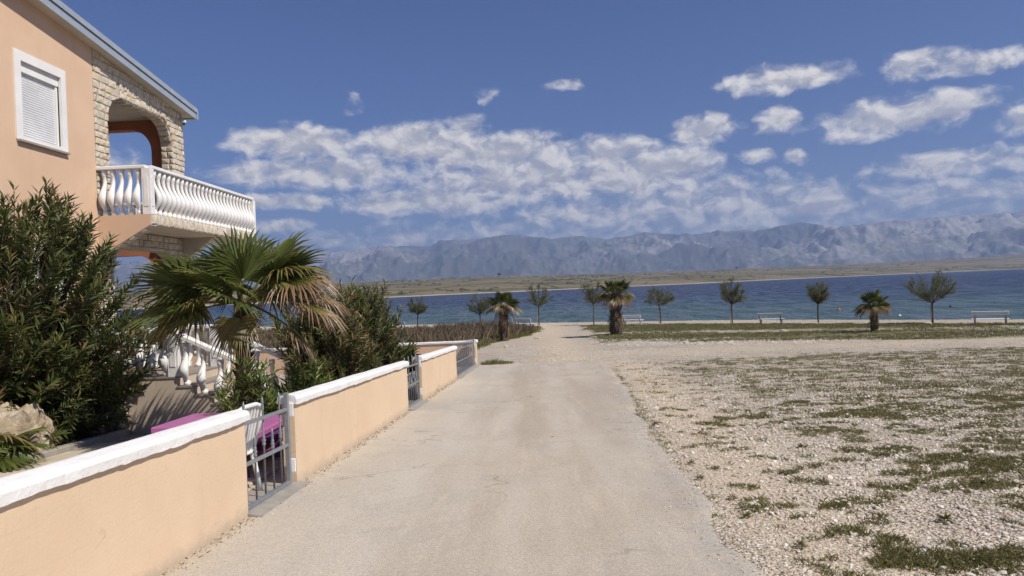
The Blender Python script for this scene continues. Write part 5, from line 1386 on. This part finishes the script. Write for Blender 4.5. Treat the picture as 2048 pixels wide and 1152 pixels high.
# debris line at the wall foot
x = np.concatenate([wall_x(yy_)+r_.uniform(.0, .10, 1) for yy_ in np.linspace(4.4, 26, 420)]); y = np.linspace(4.4, 26, 420)+r_.normal(0, .03, 420)
blades('dry_litter', 'dry', x, y, 3, np.full(420, .012), np.full(420, .004), np.full(420, .03), 709, (.3, .9), 'dry grass litter along the foot of the wall', 'litter', .036, 4.)
# brown scrub left of the track
def scrub_d(x, y):
    t = .5*x+.866*y; le = np.interp(y, [34, 38.5, 43, 56, 64], [-4.6, -3.2, -2.6, .1, -.6])
    return sstep(le-x, 0, 1.)*sstep(y, 37.5, 41)*sstep(57.5-t, 0, 2.5)*(.35+.65*sstep(fbm(x, y, .35, 3, 901), .38, .55))
x, y = sample(9000, -26, 1, 36, 68, scrub_d)
blades('dry_scrub', 'dry', x, y, 7, .18+.85*fbm(x, y, .9, 3, 903)**1.6, np.full(len(x), .022), np.full(len(x), .10), 711, (0, .95), 'dry brown scrub between the garden wall and the beach', 'scrub', 0, .45)
x, y = sample(2500, -5, 1, 37, 58, lambda a, b_: sstep(scrub_d(a, b_), .05, .3)*sstep(a, -4.5, -1.5))
blades('green_scrub', 'grass', x, y, 7, .18+.18*fbm(x, y, .5, 3, 905), np.full(len(x), .025), np.full(len(x), .12), 713, (.1, .7), 'green weeds at the edge of the brown scrub by the track', 'scrub', 0, .6)

# gravel stones
ico = bmesh.new(); bmesh.ops.create_icosphere(ico, subdivisions=1, radius=1)
IV = np.array([v.co[:] for v in ico.verts]); IF = np.array([[v.index for v in f.verts] for f in ico.faces]); ico.free()
OV = np.array([[1, 0, 0], [-1, 0, 0], [0, 1, 0], [0, -1, 0], [0, 0, 1], [0, 0, -1.]]); OF = np.array([[0, 2, 4], [2, 1, 4], [1, 3, 4], [3, 0, 4], [2, 0, 5], [1, 2, 5], [3, 1, 5], [0, 3, 5]])
M['pebble'] = leaf_mat('gravel_stone', [(0, (.38, .32, .24)), (.3, (.52, .455, .365)), (.6, (.65, .595, .505)), (.85, (.74, .70, .63)), (1, (.50, .39, .28))], .9, 0)
def stones(name, x, y, size, base, label, seed, zo=0.):
    BV, BF = base; q = np.random.RandomState(seed); n = len(x)
    sc = size[:, None, None]*q.uniform(.65, 1.25, (n, 1, 3))*np.array([1, 1, .62]); jit = 1+q.normal(0, .17, (n, len(BV), 1))
    v = BV[None]*jit*sc
    tl = q.normal(0, .35, n); v = np.stack([v[..., 0], v[..., 1]*np.cos(tl)[:, None]-v[..., 2]*np.sin(tl)[:, None], v[..., 1]*np.sin(tl)[:, None]+v[..., 2]*np.cos(tl)[:, None]], -1)
    a = q.uniform(0, 2*PI, n); ca, sa = np.cos(a)[:, None], np.sin(a)[:, None]
    v = np.stack([v[..., 0]*ca-v[..., 1]*sa, v[..., 0]*sa+v[..., 1]*ca, v[..., 2]], -1)
    zz_ = surf_z(x, y)+zo+size*.2
    v = v+np.stack([x, y, zz_], 1)[:, None, :]
    F_ = (BF[None]+np.arange(n)[:, None, None]*len(BV)).reshape(-1, 3)
    o = link(name, np_mesh(name, v.reshape(-1, 3), F_, False, {'tint': np.repeat(q.uniform(0, 1, n), len(BV))}), M['pebble']); tag(o, label, 'gravel', None, 'stuff')
gd = lambda x, y: (x-road_edge(np.minimum(y, 26)) > .0)*(.35+.65*sstep(fbm(x, y, .9, 3, 921), .35, .6))*(.4+.6*sstep(x-road_edge(np.minimum(y, 26)), .2, 1.8))*(1-.4*sstep(veg_field(x, y), .35, .7))
x, y = sample(48000, 1.25, 9.5, 3.6, 12, gd, 1.3)
stones('gravel', x, y, .006+.011*r_.rand(len(x))**2, (OV, OF), 'fine pale gravel right of the road in the foreground', 931)
x, y = sample(20000, 1.25, 12, 3.6, 15, lambda a, b_: gd(a, b_)*(.25+.75*sstep(fbm(a, b_, .5, 3, 923)+.2*sstep(a, 2, 5), .4, .65)), .8)
stones('gravel', x, y, .009+.019*r_.rand(len(x))**2.2, (IV, IF), 'coarse white stones lying in the gravel field', 933)
x, y = sample(40000, -3, 24, 10, 40, lambda a, b_: ((a-road_edge(np.minimum(b_, 26)) > .1) | (b_ > 27.2))*(.3+.7*sstep(fbm(a, b_, .6, 3, 925), .4, .6))*(veg_field(a, b_) < .75)*(a > wall_x(b_)+.4), .7)
stones('gravel', x, y, .012+.02*r_.rand(len(x))**2, (OV, OF), 'pale gravel across the junction of the tracks', 935)
x, y = sample(5000, 3, 36, 34, 60, lambda a, b_: np.exp(-((.5*a+.866*b_-36.6)/1.3)**2)+.4*np.exp(-((.5*a+.866*b_-44.5)/1.0)**2))
stones('gravel', x, y, .02+.05*r_.rand(len(x))**3, (OV, OF), 'pale stones along the edge of the turf', 937)
x, y = sample(4500, -24, 42, 44, 82, lambda a, b_: sstep(.5*a+.866*b_, 57, 60)*(.5*a+.866*b_ < 70))
stones('beach_pebbles', x, y, .02+.035*r_.rand(len(x))**2, (OV, OF), 'white pebbles of the beach', 939)
# stones kicked onto the road from the verge
yy_ = r_.uniform(4, 26, 2600); xx_ = road_edge(yy_)-np.abs(r_.normal(0, .22, 2600))+.05
stones('gravel', xx_, yy_, .004+.007*r_.rand(2600)**2, (OV, OF), 'loose grit spilled over the right edge of the road', 941, .034)
yy_ = r_.uniform(4, 26, 1500); xx_ = wall_x(yy_)+.02+np.abs(r_.normal(0, .12, 1500))
stones('gravel', xx_, yy_, .003+.006*r_.rand(1500)**2, (OV, OF), 'grit gathered along the foot of the wall', 943, .034)
# single larger stones that can be told apart
SM = []
for k in range(8):
    q = np.random.RandomState(940+k); bm = bmesh.new(); bmesh.ops.create_icosphere(bm, subdivisions=1, radius=1)
    for v in bm.verts: v.co *= 1+q.normal(0, .16)
    me = bpy.data.meshes.new('stone'); bm.to_mesh(me); bm.free(); SM.append(me)
x, y = sample(260, 1.5, 7.5, 4.2, 12, lambda a, b_: sstep(a-road_edge(b_), .3, 2.2), 1.2)
for k in range(len(x)):
    s = .016+.026*r_.rand()**2
    o = link('stone', SM[k % 8], M['limestone'], ground, (x[k], y[k], sz(x[k], y[k])+s*.25), (r_.normal(0, .2), r_.normal(0, .2), r_.uniform(0, 6.28))); o.scale = (s*r_.uniform(.8, 1.4), s*r_.uniform(.7, 1.1), s*.6)
for (sx, sy, s) in [(-1.6, 40.2, .14), (-1.2, 40.6, .09), (.1, 48.5, .2), (3.6, 44.5, .12), (7.6, 37.5, .16), (8.1, 37.2, .13), (9.4, 36.9, .1), (12.2, 37.4, .1), (15.0, 45.2, .18), (19.2, 51.0, .2), (20.0, 51.3, .18), (23.5, 44.9, .22), (23.9, 44.7, .2), (24.6, 45.1, .2), (14.6, 56.7, .16), (12.9, 58.6, .15)]:
    o = link('stone', SM[int(sx*7) % 8], M['limestone'], ground, (sx, sy, sz(sx, sy)+s*.15), (0, 0, sx)); o.scale = (s*1.3, s, s*.55)
# red flowers by the palm
fl = empty('flowering_plant', (-3.62, 10.85, gz(-3.6, 10.85)), 0, 'small plant with red flowers right of the fan palm trunk', 'plant')
for k, (fx, fy, fz) in enumerate([(0, 0, 1.06), (.04, .05, 1.10), (-.04, -.05, 1.02)]):
    MB().tube([(0, 0, 0), (fx, fy, fz)], [.006, .004], 4).obj('stem', M['bark'], fl)
    n = 8; a = np.linspace(0, 2*PI, n, endpoint=False); Dd = unit(np.stack([np.cos(a), np.sin(a), np.full(n, .5)], 1))
    link('flower', leaf_mesh('flower', np.zeros((n, 3)), Dd, np.tile([0, 0, 1.], (n, 1)), np.full(n, .045), np.full(n, .035), np.zeros(n)), M['red'], fl, (fx, fy, fz))
